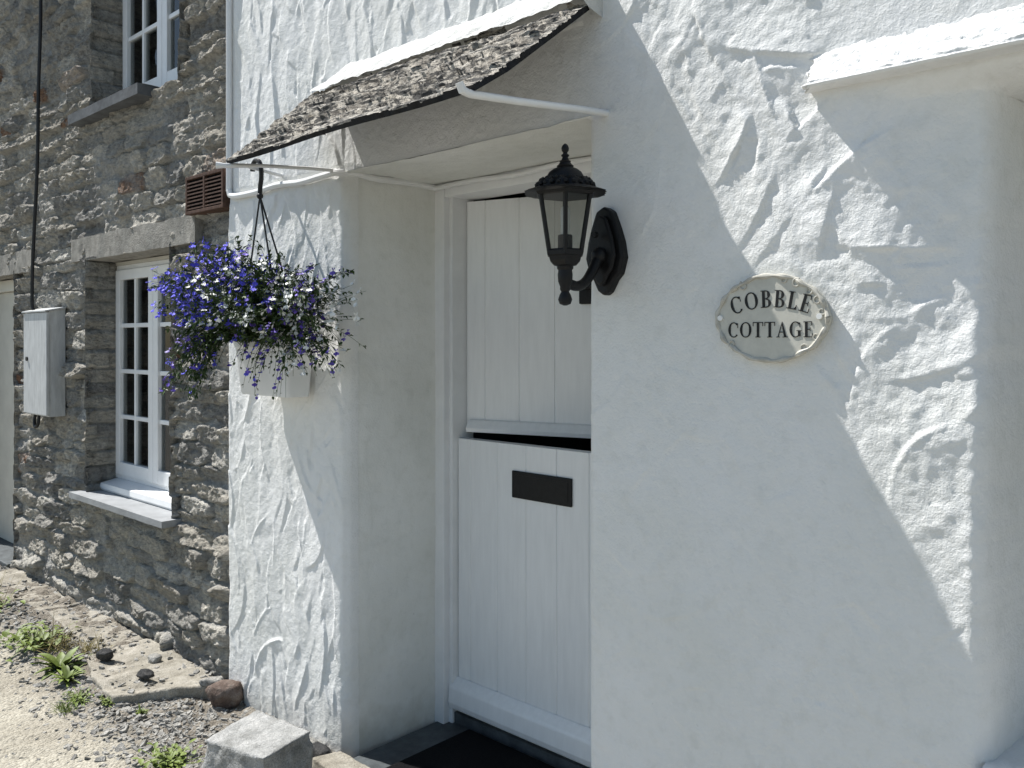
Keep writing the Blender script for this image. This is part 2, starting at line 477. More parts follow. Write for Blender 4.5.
for _ in range(1150):                    # right of the porch: broad swirling sweeps
    cx = rng.uniform(-1.36, -0.1); cz = rng.uniform(-.02, 2.92)
    ang = R(rng.choice([35, 55, 120, 75, 150]) + rng.normal(0, 22)); L = rng.uniform(.20, .50); W = rng.uniform(.07, .16)
    stroke(cx, cz, ang, L, W, rng.normal(0, 1.7), rng.choice([-1, 1]) * rng.uniform(.0035, .0085), rng.choice([0, .4, 1]) * rng.uniform(.0005, .0022), rng.normal(0, .0008))
H = np.clip(H, -0.014, 0.018)
# relief shaped to the light: bold in the sunlit band, flattened where shadows fall
qq = XX + .58 * ZZ - .035 + .02 * fbm(XX * 5, ZZ * 5, seed=46)
H = np.where(XX > -1.34, H * (.28 + .74 * sstep(-.03, .13, qq) * (1 - sstep(.36, .48, qq) * (XX > -.75))), H)
H = np.where((XX > -2.36) & (XX <= -1.34) & (ZZ < 2.2), H * .3, H)  # flattened too on the shaded wall over the door
H += (0.0005 + .0017 * np.where(XX > -1.34, sstep(-.03, .1, qq) * (1 - sstep(.40, .50, qq) * (XX > -.75)), .3)) * fbm(XX * 60, ZZ * 60, seed=31, octaves=3)  # fine grain follows the same sunlit band
# calm the plaster where things are fixed to it
def calm(mask):
    global H
    H = H * (1 - mask)
calm(1 - sstep(0.9, 1.5, np.sqrt(((XX + .828) / .125) ** 2 + ((ZZ - 1.425) / .09) ** 2)))
calm(1 - sstep(0.9, 1.5, np.sqrt(((XX + 1.256) / .08) ** 2 + ((ZZ - 1.62) / .12) ** 2)))
calm((1 - sstep(0.012, 0.03, np.abs(ZZ - 1.96))) * (XX < -2.3))
calm((1 - sstep(0.012, 0.03, np.abs(XX + 3.095))) * (ZZ > 1.95))
YY = -H
r = 0.055
def bull(d, rr): return np.where(d < rr, rr - np.sqrt(np.clip(rr * rr - (rr - np.clip(d, 0, rr)) ** 2, 0, None)), 0)
wob = 0.006 * fbm(ZZ * 4, ZZ * 0 + 3, seed=44) + 0.003 * fbm(ZZ * 20, ZZ * 0 + 3, seed=45)
dl = (DX0 - XX) ; dr_ = (XX - DX1)
below = ZZ < DZ + 0.001
YY = YY + np.where(below & (XX < -1.9), bull(np.clip(dl, 0, 9), 0.045), 0) + np.where(below & (XX > -1.9) & (XX < -1), bull(np.clip(dr_, 0, 9), 0.03), 0)
inwin = (ZZ > WZ0 - .01) & (ZZ < WZ1 + .01)
dwin = np.sqrt(np.clip(WX0 - XX, 0, 9) ** 2 + (np.clip(ZZ - WZ1, 0, 9) / 1.25) ** 2)
YY = YY + np.where((ZZ > WZ0 - .01), bull(dwin, 0.036) * 2.0, 0)
YY = YY + .042 * sstep(-.64, -.40, XX + .03 * fbm(XX * 9, ZZ * 9, seed=47)) * sstep(1.20, 1.55, ZZ) * (1 - sstep(1.86, 1.90, ZZ))
YY = YY + bull(np.clip(XX + 3.12, 0, 9), 0.012)
XW = XX + np.where(inwin & (XX > -0.75), wob * sstep(-.75, -.45, XX), 0) + np.where(below & (XX < -1.9), wob * .7 * sstep(-2.6, -2.36, XX), 0)
xc = (xs[:-1] + xs[1:]) / 2; zc = (zs[:-1] + zs[1:]) / 2
XC, ZC = np.meshgrid(xc, zc, indexing='ij')
hole = ((XC > DX0) & (XC < DX1) & (ZC < DZ)) | ((XC > WX0) & (ZC > WZ0) & (ZC < WZ1))
V = [np.stack([XW, YY, ZZ], -1).reshape(-1, 3)]
Q = [grid_quads(len(xs), len(zs), ~hole)]
off = len(V[0])
def add_patch(P, flip=False):
    global off
    n, m = P.shape[:2]
    V.append(P.reshape(-1, 3)); Q.append(grid_quads(n, m, None, flip, off)); off += n * m
def lerp_patch(c00, c10, c11, c01, n, m, amp=0.0, nrm=(0, 0, 0), seed=0, sc_=8):
    u, v = np.meshgrid(np.linspace(0, 1, n), np.linspace(0, 1, m), indexing='ij'); u = u[..., None]; v = v[..., None]
    P = (1 - u) * (1 - v) * np.array(c00) + u * (1 - v) * np.array(c10) + u * v * np.array(c11) + (1 - u) * v * np.array(c01)
    if amp:
        f = fbm(P[..., 0] * sc_ + P[..., 1] * sc_, P[..., 2] * sc_ + P[..., 1] * 3, seed=seed)
        e = np.minimum(np.minimum(u, 1 - u), np.minimum(v, 1 - v))[..., 0]
        P = P + (amp * f * sstep(0, 0.08, e))[..., None] * np.array(nrm)
    return P
# coarse wall above and to the right, the return at the stone cottage, back and sides
add_patch(lerp_patch((-3.12, 0, 2.91), (2.6, 0, 2.91), (2.6, 0, 4.6), (-3.12, 0, 4.6), 2, 2))
add_patch(lerp_patch((-0.11, 0, 1.86), (2.6, 0, 1.86), (2.6, 0, 2.912), (-0.11, 0, 2.912), 2, 2))
add_patch(lerp_patch((-0.11, 0, -.04), (2.6, 0, -.04), (2.6, 0, .63), (-0.11, 0, .63), 2, 2))
add_patch(lerp_patch((0.9, 0, .63), (2.6, 0, .63), (2.6, 0, 1.86), (0.9, 0, 1.86), 2, 2))
add_patch(lerp_patch((-3.12, .012, -.04), (-3.12, 0.14, -.04), (-3.12, 0.14, 4.6), (-3.12, .012, 4.6), 2, 2))
add_patch(lerp_patch((2.6, 0, -.04), (2.6, 4.5, -.04), (2.6, 4.5, 4.6), (2.6, 0, 4.6), 2, 2))
add_patch(lerp_patch((-3.12, 4.5, -.04), (2.6, 4.5, -.04), (2.6, 4.5, 4.6), (-3.12, 4.5, 4.6), 2, 2), True)
me = arr_mesh('wall', np.concatenate(V), np.concatenate(Q))
wall = setp(link('wall', me, white, 'stucco'), white)

# door reveal and opening soffit
V, Q, off = [], [], 0
zr = np.linspace(-0.04, DZ + .0, 200); 
wz = 0.006 * fbm(zr * 4, zr * 0 + 3, seed=44) + 0.003 * fbm(zr * 20, zr * 0 + 3, seed=45)
tt = np.linspace(0, 1, 60)
Pz, Pt = np.meshgrid(zr, tt, indexing='ij')
Px = DX0 - .002 + wz[:, None] * .7 * (1 - Pt) + 0.035 * Pt + 0.006 * fbm(Pz * 3, Pt * 2, seed=61) * sstep(0, .1, Pt) + .0018 * fbm(Pz * 20, Pt * 9, seed=62) * sstep(0, .05, Pt)
Py = 0.040 + Pt * (0.40 - 0.040)
add_patch(np.stack([Px, Py, Pz], -1))
Px2 = DX1 + 0.001 + 0 * Pt; add_patch(np.stack([Px2, 0.026 + Pt * .40, Pz], -1), True)
xr = np.linspace(DX0 - .02, DX1 + .02, 120); Xr, Tr = np.meshgrid(xr, tt, indexing='ij')
add_patch(np.stack([Xr, -0.006 + Tr * .42, DZ + .0012 + .002 * Tr + 0.005 * fbm(Xr * 4, Tr * 3, seed=63) + .002 * fbm(Xr * 25, Tr * 9, seed=64)], -1))
setp(link('door_reveal', arr_mesh('door_reveal', np.concatenate(V), np.concatenate(Q)), white, 'smooth_plaster'), white)

# reveal, sill and window of the opening at the right
V, Q, off = [], [], 0
kx = int(np.argmin(np.abs(xs - WX0))); rows = np.where((zs > WZ0 - .006) & (zs < WZ1 + .001))[0]
sX, sY, sZ = XW[kx, rows][:, None], YY[kx, rows][:, None], ZZ[kx, rows][:, None]
Pt = np.linspace(0, 1, 60)[None, :] + 0 * sZ
add_patch(np.stack([sX + .05 * Pt + .005 * fbm(sZ * 4 + 0 * Pt, Pt * 3, seed=71) * sstep(0, .2, Pt), sY + Pt * (.42 - sY), sZ + 0 * Pt], -1))
kz = int(np.argmin(np.abs(zs - WZ1))); cols = np.where(xs > WX0 - .001)[0]
sX, sY, sZ = XW[cols, kz][:, None], YY[cols, kz][:, None], ZZ[cols, kz][:, None]
Tr = np.linspace(0, 1, 40)[None, :] + 0 * sX
add_patch(np.stack([sX + 0 * Tr, sY + Tr * (.42 - sY), sZ + .0 * Tr + .004 * fbm(sX * 4 + 0 * Tr, Tr * 3, seed=72) * sstep(0, .2, Tr)], -1))
add_patch(lerp_patch((-.115, .05, WZ1 + .002), (.9, .05, WZ1 + .002), (.9, .42, WZ1 + .002), (-.115, .42, WZ1 + .002), 2, 2))
add_patch(lerp_patch((.9, 0, WZ0), (.9, .42, WZ0), (.9, .42, WZ1), (.9, 0, WZ1), 2, 2))
setp(link('window_reveal', arr_mesh('window_reveal', np.concatenate(V), np.concatenate(Q)), white, 'stucco'), white)
V, Q, off = [], [], 0
xr = np.linspace(WX0 - .012, .93, 140); tr = np.linspace(0, 1, 70)
Xr, Tr = np.meshgrid(xr, tr, indexing='ij')
prof_y = np.interp(Tr, [0, .1, .9, 1], [.0, -.035, .40, .42]); prof_z = np.interp(Tr, [0, .1, .12, 1], [WZ0 - .045, WZ0 - .012, WZ0 + .002, WZ0 + .03])
bmp = 0.006 * fbm(Xr * 28, Tr * 12, seed=75, octaves=3)
add_patch(np.stack([Xr, prof_y - bmp * .4, prof_z + bmp], -1))
setp(link('window_sill', arr_mesh('window_sill', np.concatenate(V), np.concatenate(Q)), white, 'stucco'), white)
w = MB()
for a in (WX0 + .05, .20, .86): w.box(a, a + .05, .40, .45, WZ0 + .02, WZ1 - .004)
for b in (WZ0 + .021, 1.22, WZ1 - .055): w.box(WX0 + .101, .199, .404, .446, b, b + .05); w.box(.251, .859, .404, .446, b, b + .05)
wf = setp(w.build('window', 'frame_paint', white), white)
MB().box(WX0 + .06, .9, .424, .428, WZ0 + .03, WZ1 - .01).build('pane', 'window_glass', wf)
setp(MB().box(WX0 + .0, .95, .47, 1.2, WZ0 - .01, WZ1 + .01).build('window_interior', 'room', white), white)

# hood moulding over that window
hx = np.linspace(-0.742, 1.15, 330)
prof = [(0.004, 1.992), (-.015, 1.968), (-.031, 1.943), (-.046, 1.919), (-.050, 1.911), (-.046, 1.9065), (0.006, 1.906)]
pt = np.linspace(0, len(prof) - 1, 46)
py = np.interp(pt, range(len(prof)), [p[0] for p in prof]); pz = np.interp(pt, range(len(prof)), [p[1] for p in prof])
HXg, HT = np.meshgrid(hx, pt, indexing='ij')
wgt = np.interp(HT, [0, .3, 3.2, 3.6, 6], [1, 1, 1, .15, .1])
hb = (.0055 * fbm(HXg * 75, HT * 7, seed=81, octaves=3) + .003 * fbm(HXg * 6, HT * 1, seed=82)) * wgt
endf = np.sqrt(sstep(-.002, .010, HXg + .742 + .0))[..., ]
HY = np.where(True, py[None, :] * (0.25 + .75 * endf) - hb * .7, 0); HZ = pz[None, :] + hb * .7
HXs = HXg + np.where(HXg < -.735, .010 * n3(HT * 3, HT * 0, seed=83), 0)
V, Q, off = [], [], 0
add_patch(np.stack([HXs, HY, HZ], -1), True)
setp(link('hood_moulding', arr_mesh('hood_moulding', np.concatenate(V), np.concatenate(Q)), white, 'stucco'), white)

# roof over the white cottage (above the frame)
m_ = MB()
m_.prism([(-.10, 4.60), (2.25, 6.4), (4.6, 4.60)], 'x', -3.14, 2.65)
setp(m_.build('roof', 'raw_slate', white), white)

# porch hood: slates, mortar flashing, iron brackets
hood = bpy.data.objects.new('porch_hood', None); COL.objects.link(hood); hood.parent = white; hood.location = -WO
def roof_pt(u, v):
    """u 0..1 left to right, v 0..1 wall to eaves"""
    top = np.stack([-2.50 + 1.215 * u, -.050 + 0 * u, 2.222 + 0 * u], -1)
    eav = np.stack([-2.525 + 1.240 * u, -.335 - .105 * u, 1.974 - .032 * u - .003 * np.sin(u * 9)], -1)
    g = np.where(v < .75, v * 1.04, .78 + (v - .75) * .88)
    P = top * (1 - v)[..., None] + eav * v[..., None]
    P[..., 2] = top[..., 2] * (1 - g) + eav[..., 2] * g
    return P
nu, nv = 420, 230
u, v = np.meshgrid(np.linspace(0, 1, nu), np.linspace(0, 1, nv), indexing='ij')
ncourse = 11
vv = v + 0.016 * fbm(u * 9, v * 3, seed=90)
ci = np.floor(vv * ncourse); cf = vv * ncourse - ci
wn_ = 8 + 3 * n3(ci * 3.7, ci * 0, seed=91)
uu = u * wn_ + 7.3 * n3(ci * 5.1, ci * 0 + 2, seed=92) + .12 * n3(u * 40, v * 40, seed=99)
si = np.floor(uu); sf = uu - si
rnd = n3(si * 1.7 + 0.31, ci * 2.3 + .77, seed=93); rnd2 = n3(si * 2.9 + .13, ci * 1.3 + .19, seed=94)
hs = 0.015 * cf + 0.008 * rnd + 0.006 * rnd2 * (sf - .5)
hs -= 0.006 * (1 - sstep(0, .06, np.minimum(sf, 1 - sf))) + .006 * (1 - sstep(0, .10, cf))
streak = fbm(u * 9 + 3 * v, v * 52, seed=87, octaves=4, gain=.6)
hs += .008 * streak - .010 * sstep(.12, .34, fbm(u * 9 + 2 * v, v * 46, seed=88, octaves=3))
rough_ = fbm(u * 26, v * 44, seed=95, octaves=4)
hs += 0.0035 * rough_ - .006 * sstep(.22, .5, fbm(u * 34, v * 46, seed=96, octaves=3))
hs = hs * (1 - .75 * sstep(.90, 1, v)) * (1 - .75 * sstep(.955, 1, u)) * (1 - .6 * (1 - sstep(0, .04, u)))
P = roof_pt(u, v)
nrm = np.array([0.0, -.62, .78])
edge = np.minimum(np.minimum(u * 1.24, (1 - u) * 1.24), (1 - v) * .5)
P = P + hs[..., None] * nrm
# ragged eaves and verges
P += (0.006 * n3(u * 34, u * 0, seed=97) * sstep(.96, 1, v))[..., None] * np.array([0, -.8, -.5])
P[..., 0] += 0.008 * n3(v * 16, v * 0, seed=98) * sstep(.97, 1, u) + 0.012 * n3(v * 16, v * 0, seed=89) * (1 - sstep(0, .03, u))
B = roof_pt(u, v) - 0.013 * nrm
V, Q, off, MI = [], [], 0, []
add_patch(P, True); MI.append(np.zeros(len(Q[-1]), int))
add_patch(B); MI.append(np.ones(len(Q[-1]), int))
for a, b, fl in ((P[:, -1], B[:, -1], True), (P[-1, :], B[-1, :], False), (P[0, :], B[0, :], True), (P[:, 0], B[:, 0], False)):
    add_patch(np.stack([a, b], 1), fl); MI.append(np.ones(len(Q[-1]), int))
tone = np.clip(.5 + .45 * rnd2 + .2 * rough_, 0, 1).ravel()
at = np.concatenate([tone, np.full(off - tone.size, .2)])
link('slates', arr_mesh('slates', np.concatenate(V), np.concatenate(Q), {'tone': at}, np.concatenate(MI)), hood, ['lichen_slate', 'raw_slate'])
# flashing fillet
u, v = np.meshgrid(np.linspace(0, 1, 240), np.linspace(0, 1, 26), indexing='ij')
lo = np.stack([-2.44 + 1.165 * u, -.078 - .006 * fbm(u * 18, u * 0, seed=101), 2.231 + .004 * fbm(u * 30, u * 0, seed=102)], -1)
hi = np.stack([-2.44 + 1.165 * u, .004 + 0 * u, 2.285 + .036 * sstep(0, .10, u) + .006 * fbm(u * 9, u * 0, seed=104)], -1)
Pf = lo * (1 - v)[..., None] + hi * v[..., None]
bf = (.004 * fbm(u * 40, v * 4, seed=103, octaves=3) + .006 * np.sin(np.pi * v))
Pf = Pf + bf[..., None] * np.array([0, -.7, .7])
V, Q, off = [], [], 0
add_patch(Pf)
add_patch(lerp_patch((-1.275, 0.0, 2.325), (-1.275, -.078, 2.222), (-1.275, -.06, 2.212), (-1.275, 0, 2.20), 2, 2))
link('flashing', arr_mesh('flashing', np.concatenate(V), np.concatenate(Q)), hood, 'flashing_mortar')
b = MB().tube([(-1.262, .01, 1.962), (-1.27, -.10, 1.953), (-1.29, -.30, 1.935), (-1.30, -.440, 1.924), (-1.302, -.458, 1.928), (-1.303, -.466, 1.943)], [.0085, .0085, .0085, .009, .010, .009], 10)
b.build('bracket', 'white_paint', hood, True)
b = MB().tube([(-2.385, .01, 1.972), (-2.42, -.10, 1.970), (-2.47, -.24, 1.964), (-2.52, -.345, 1.956), (-2.535, -.362, 1.957)], [.006, .006, .006, .008, .011], 10)
b.build('bracket', 'white_paint', hood, True)

# door frame, leaves
FJ = -2.245
dfr = MB()
dfr.box(-2.312, -2.262, .365, .50, -.01, 1.966, .004)
dfr.box(-2.2622, FJ, .392, .50, -.01, 1.966, .003)
dfr.box(-1.415, -1.335, .365, .50, -.01, 1.966, .004)
dfr.box(-2.2615, -1.416, .368, .50, 1.914, 1.966, .004)
door_frame = setp(dfr.build('door_frame', 'frame_paint', white), white)
def leaf(name, x0, x1, y, z0, z1, mat='door_paint', groove=.104, first=.07):
    """boarded leaf, face at y looking to -Y, real V grooves"""
    xs_ = [x0]; ys_ = [0]
    g = x0 + first
    while g < x1 - .02:
        xs_ += [g - .0040, g - .0012, g + .0012, g + .0040]; ys_ += [0, .0035, .0035, 0]; g += groove
    xs_.append(x1); ys_.append(0)
    poly = [(a, y + b) for a, b in zip(xs_, ys_)] + [(x1, y + .042), (x0, y + .042)]
    return MB().prism(poly, 'z', z0, z1)
lower = setp(leaf('door', FJ + .003, -1.418, .42, .06, 1.044, first=.062, groove=.134).build('lower_door', 'door_paint', white), white)
wb = MB().prism([(.4195, .075), (.385, .075), (.378, .10), (.384, .155), (.4195, .185)], 'x', FJ - .012, -1.42).build('weatherboard', 'door_paint', lower)
bv = wb.modifiers.new('b', 'BEVEL'); bv.width = .008; bv.segments = 3; bv.limit_method = 'ANGLE'
lb = MB().box(-1.972, -1.711, .4125, .4195, .865, .957, .004).build('letterbox', 'black_iron', lower)
MB().box(-1.958, -1.725, .4112, .4124, .878, .944).build('flap', 'black_iron', lb)
# upper leaf, swung a little inward on its left hinges
upper = leaf('door', 0, .80, 0, 1.068, 1.905, first=.075, groove=.137).build('upper_door', 'door_paint', white)
upper.location = Vector((-2.240, .462, 0)) - WO
upper.rotation_euler = (0, 0, R(17))
ub = MB().prism([(-.0005, 1.068), (-.030, 1.068), (-.032, 1.082), (-.014, 1.108), (-.0005, 1.112)], 'x', .012, .79).build('weatherboard', 'door_paint', upper)
lt = MB().box(.445, .49, -.022, -.0005, 1.522, 1.60, .006).tube([(.467, -.02, 1.58), (.467, -.055, 1.58), (.52, -.06, 1.58)], .009, 8).build('door_handle', 'black_iron', upper, True)
# interior behind the door
ib = MB().box(-2.42, -1.20, .47, 2.6, -.02, 2.05)
ib.bm.faces.ensure_lookup_table()
for f_ in list(ib.bm.faces):
    c_ = f_.calc_center_median()
    if abs(c_.y - .47) < .01: ib.bm.faces.remove(f_)
setp(ib.build('hallway', 'room', white), white)
# threshold: slate flags
m_ = MB(); m_.box(-2.30, -1.30, -.03, .415, -.05, .020, .006)
setp(m_.build('threshold', 'slate_step', white), white)
s_ = MB().box(-2.26, -1.40, .402, .4185, .021, .058).build('door_sill', 'slate_step', white); setp(s_, white)

# thin near-black sheet lying on the slate threshold
mt = MB().box(-2.14, -1.36, -.02, .375, .022, .040, .006).build('threshold_sheet', 'sheet_black')
tag(mt, 'thin black sheet on the slate threshold below the white stable door', 'doormat')

# ================================================================== STONE COTTAGE
stone = thing('stone_cottage', 'grey rubble stone cottage with white casement windows', 'cottage', (-4.6, .03, 0))
SO = Vector(stone.location)
st = 0.0055
xs = np.arange(-6.45, -3.118, st); zs = np.arange(-0.05, 3.56, st)
XX, ZZ = np.meshgrid(xs, zs, indexing='ij')
rng = np.random.RandomState(9)
seeds = []
z = -0.1
while z < 3.65:
    hgt = rng.uniform(.038, .108); x = -6.6
    while x < -3.0:
        wd = rng.uniform(.12, .36) * (1.2 if hgt > .08 else 1)
        seeds.append((x + wd / 2, z + hgt / 2 + rng.uniform(-.015, .015), wd, hgt)); x += wd
    z += hgt
SD = np.array(seeds)
wx = XX + .014 * fbm(XX * 7, ZZ * 7, seed=201) + .005 * fbm(XX * 40, ZZ * 40, seed=203); wz = ZZ + .016 * fbm(XX * 4, ZZ * 7, seed=202) + .004 * fbm(XX * 40, ZZ * 40, seed=204)
d1 = np.full(XX.shape, 9.0); d2 = np.full(XX.shape, 9.0); idn = np.zeros(XX.shape, int)
for k, (sx_, sz_, sw, sh) in enumerate(SD):
    i0, i1 = np.searchsorted(xs, (sx_ - sw * 1.1 - .1, sx_ + sw * 1.1 + .1)); j0, j1 = np.searchsorted(zs, (sz_ - sh * 1.3 - .07, sz_ + sh * 1.3 + .07))
    if i1 <= i0 or j1 <= j0: continue
    dx = np.abs(wx[i0:i1, j0:j1] - sx_) / (sw * .5); dz = np.abs(wz[i0:i1, j0:j1] - sz_) / (sh * .5)
    d = (dx ** 3.2 + dz ** 3.2) ** (1 / 3.2)
    A, Bq, I = d1[i0:i1, j0:j1], d2[i0:i1, j0:j1], idn[i0:i1, j0:j1]
    lt_ = d < A
    Bq[:] = np.where(lt_, A, np.minimum(Bq, d)); I[:] = np.where(lt_, k, I); A[:] = np.where(lt_, d, A)
sh_ = SD[idn, 3]
edge = (d2 - d1) * sh_ * .5
ins = (1 - np.clip(d1, 0, 1.2)) * sh_ * .5
fe = np.minimum(edge, ins + .004)
rr = np.random.RandomState(33)
lev = rr.normal(0.004, .010, len(SD))[idn]; tx = rr.normal(0, .10, len(SD))[idn]; tz = rr.normal(0, .26, len(SD))[idn]
tone = .12 + .88 * rr.rand(len(SD)); tone = tone[idn]
face = lev + np.clip(tx * (wx - SD[idn, 0]) + tz * (wz - SD[idn, 1]), -.02, .02)
ragged = fbm(XX * 22, ZZ * 36, seed=211, octaves=5, gain=.6)
rid = 1 - np.abs(fbm(XX * 11, ZZ * 20, seed=212, octaves=4)) * 3
tq = 3.2 * fbm(XX * 4.5, ZZ * 15, seed=218, octaves=3) + .8 * fbm(XX * 20, ZZ * 40, seed=219)
ledge = np.floor(tq) + sstep(.72, 1.0, tq - np.floor(tq))
chop = fbm(XX * 21, ZZ * 40, seed=225, octaves=4, gain=.65)
face = face + .012 * ragged + .004 * rid + .003 * ledge + .009 * np.sign(chop) * np.abs(chop) ** .6
mort = -.017 + .002 * ledge + .003 * np.sign(chop) * np.abs(chop) ** .6 + .009 * fbm(XX * 14, ZZ * 20, seed=213, octaves=5, gain=.6) + .008 * fbm(XX * 45, ZZ * 45, seed=214)
rend = sstep(.30, .48, fbm(XX * 2.3, ZZ * 2.3, seed=215))          # patches where mortar has been smeared over the stones
mm = 1 - sstep(.0005, .007, fe)
Hs = face * (1 - mm) + mort * mm
Hs = Hs * (1 - .55 * rend) + (.004 + .026 * fbm(XX * 9, ZZ * 16, seed=216, octaves=5, gain=.6)) * .55 * rend + .008 * ledge * .5 * rend
mortar = np.clip(mm * .9 + rend * .45 * (1 - sstep(.004, .02, Hs)), 0, 1)
amp = np.ones_like(XX)
def panel(x0, x1, z0, z1, back, k):
    global Hs, mortar
    m = sstep(x0 - .02, x0 + .03, XX + .03 * fbm(ZZ * 9, XX * 9, seed=220)) * (1 - sstep(x1 - .03, x1 + .02, XX + .03 * fbm(ZZ * 9, XX * 9, seed=221))) * sstep(z0 - .02, z0 + .02, ZZ) * (1 - sstep(z1 - .02, z1 + .02, ZZ))
    Hs = Hs * (1 - m) + (Hs * k - back) * m
    mortar = np.clip(mortar + .5 * m * (fbm(XX * 5, ZZ * 5, seed=222) + .3), 0, 1)
panel(-4.62, -3.70, -.1, .62, .012, .85)
panel(-4.62, -3.62, 1.93, 2.52, .004, .75)
Hs += .05 * (1 - sstep(0, .5, ZZ)) * .5                                # the wall battens out at its foot
Hs = np.clip(Hs, -.055, .062)
bxm = sstep(-5.36, -5.30, XX) * (1 - sstep(-4.94, -4.88, XX)) * sstep(.93, .98, ZZ) * (1 - sstep(1.58, 1.63, ZZ))
Hs = np.where(Hs > -.004, Hs * (1 - bxm) - .004 * bxm, Hs)
fadec = 1 - sstep(-3.19, -3.13, XX)
Hs = np.where(Hs > 0, Hs * (.35 + .65 * fadec), Hs)
YS = .03 - Hs
LW = (-4.602, -3.645, .60, 1.812)      # lower window opening
UW = (-4.53, -3.565, 2.545, 3.57)       # upper window opening
LD = (-6.7, -5.715, -.1, 1.80)        # doorway at the far left
def arris(z, seed):
    c_ = np.floor(z * 12.5 + .35 * n3(z * 4, z * 0, seed=seed))
    return .020 * n3(c_ * 1.93 + .4, c_ * 0 + .3, seed=seed) + .010 * fbm(z * 30, z * 0 + .7, seed=seed + 1)
EDGES = [(LW[0], LW[2], LW[3], 71), (LW[1], LW[2], LW[3], 72), (UW[0], UW[2], UW[3], 73), (UW[1], UW[2], UW[3], 74), (LD[1], LD[2], LD[3], 75)]
XG = XX.copy()
for ex_, ez0, ez1, sd_ in EDGES:
    XG += arris(ZZ, sd_) * np.clip(1 - np.abs(XX - ex_) / .09, 0, 1) * (ZZ > ez0 - .01) * (ZZ < ez1 + .01)
XC = (XX[:-1, :-1] + XX[1:, 1:]) / 2; ZC = (ZZ[:-1, :-1] + ZZ[1:, 1:]) / 2
hole = np.zeros(XC.shape, bool)
for (a, b_, c, d) in (LW, UW, LD):
    hole |= (XC > a) & (XC < b_) & (ZC > c) & (ZC < d)
V = [np.stack([XG, YS, ZZ], -1).reshape(-1, 3)]; Q = [grid_quads(len(xs), len(zs), ~hole)]; off = len(V[0])
AT = [tone.ravel()]; AM = [mortar.ravel()]
def stone_patch(P, flip=False, tonev=None):
    add_patch(P, flip)
    n = P.shape[0] * P.shape[1]
    Pn = P.reshape(-1, 3)
    cz = np.floor(Pn[:, 2] * 12 + .3 * n3(Pn[:, 0] * 3, Pn[:, 1] * 3, Pn[:, 2] * 3, seed=5))
    AT.append(np.clip(.45 + .45 * n3(cz * 1.37, cz * 0 + .5, cz * 0, seed=6), 0, 1)); AM.append(np.clip(.35 + .7 * n3(Pn[:, 1] * 9, Pn[:, 2] * 13, seed=7), 0, 1))
def reveal(x, z0, z1, y0, y1, flip, sd_):
    n, m = 260, 50
    zz, t = np.meshgrid(np.linspace(z0, z1, n), np.linspace(0, 1, m), indexing='ij')
    c_ = zz * 12.5 + .35 * n3(zz * 4, t * 0, seed=sd_)
    cf_ = c_ - np.floor(c_)
    joint = 1 - sstep(.0, .16, np.minimum(cf_, 1 - cf_))
    hh = .012 * n3(np.floor(c_) * 2.3 + .5, np.floor(t * 2 + np.floor(c_) * .5) * 1.7, seed=3) + .012 * fbm(zz * 30, t * 7, seed=sd_ + 5, octaves=5, gain=.6) - .016 * joint
    sgn = 1 if flip else -1
    P = np.stack([x + arris(zz, sd_) * (1 - t) ** .5 + sgn * hh * sstep(0, .10, t), y0 + (y1 - y0) * t, zz], -1)
    stone_patch(P, not flip)
    AM[-1] = np.clip(.15 + .85 * joint + .4 * fbm(zz * 9, t * 4, seed=12), 0, 1).ravel()
    AT[-1] = np.clip(.42 + .5 * n3(np.floor(c_) * 1.37 + .2, np.floor(t * 2 + np.floor(c_) * .5) + .5, seed=6), 0, .96).ravel()
reveal(LW[0], LW[2] - .02, LW[3] + .02, .005, .24, True, 71)
reveal(LW[1], LW[2] - .02, LW[3] + .02, .005, .24, False, 72)
reveal(UW[0], UW[2] - .02, UW[3], .005, .24, True, 73)
reveal(UW[1], UW[2] - .02, UW[3], .005, .24, False, 74)
reveal(LD[1], -.05, LD[3] + .02, .005, .30, False, 75)
reveal(LD[0], -.05, LD[3] + .02, .0, .30, True, 76)
# plain courses above and beyond, out of the frame
for a, b_, c, d in ((-9.5, -6.44, 1.8, 4.6), (-9.5, -6.7, -.05, 1.8), (-6.45, -3.12, 3.545, 4.6)):
    n, m = max(2, int((b_ - a) / .04)), max(2, int((d - c) / .04))
    x, z = np.meshgrid(np.linspace(a, b_, n), np.linspace(c, d, m), indexing='ij')
    stone_patch(np.stack([x, .03 - .02 * fbm(x * 9, z * 14, seed=231), z], -1))
for cs in (((-9.5, .03, -.05), (-9.5, 4.5, -.05), (-9.5, 4.5, 4.6), (-9.5, .03, 4.6)), ((-9.5, 4.5, -.05), (-3.12, 4.5, -.05), (-3.12, 4.5, 4.6), (-9.5, 4.5, 4.6))):
    stone_patch(lerp_patch(*cs, 2, 2), True)
me = arr_mesh('wall', np.concatenate(V), np.concatenate(Q), {'tone': np.concatenate(AT), 'mortar': np.concatenate(AM)})
setp(link('wall', me, stone, 'rubble_stone'), stone)
# roof with projecting eaves and gutter, above the frame; it shades the top of the wall
rf = setp(MB().prism([(-.20, 4.58), (2.25, 6.4), (4.7, 4.58), (4.7, 4.52), (-.20, 4.52)], 'x', -9.6, -3.145).build('roof', 'raw_slate', stone), stone)
MB().tube([(-9.6, -.225, 4.50), (-3.16, -.225, 4.50)], .05, 12).build('gutter', 'black_plastic', rf, True)

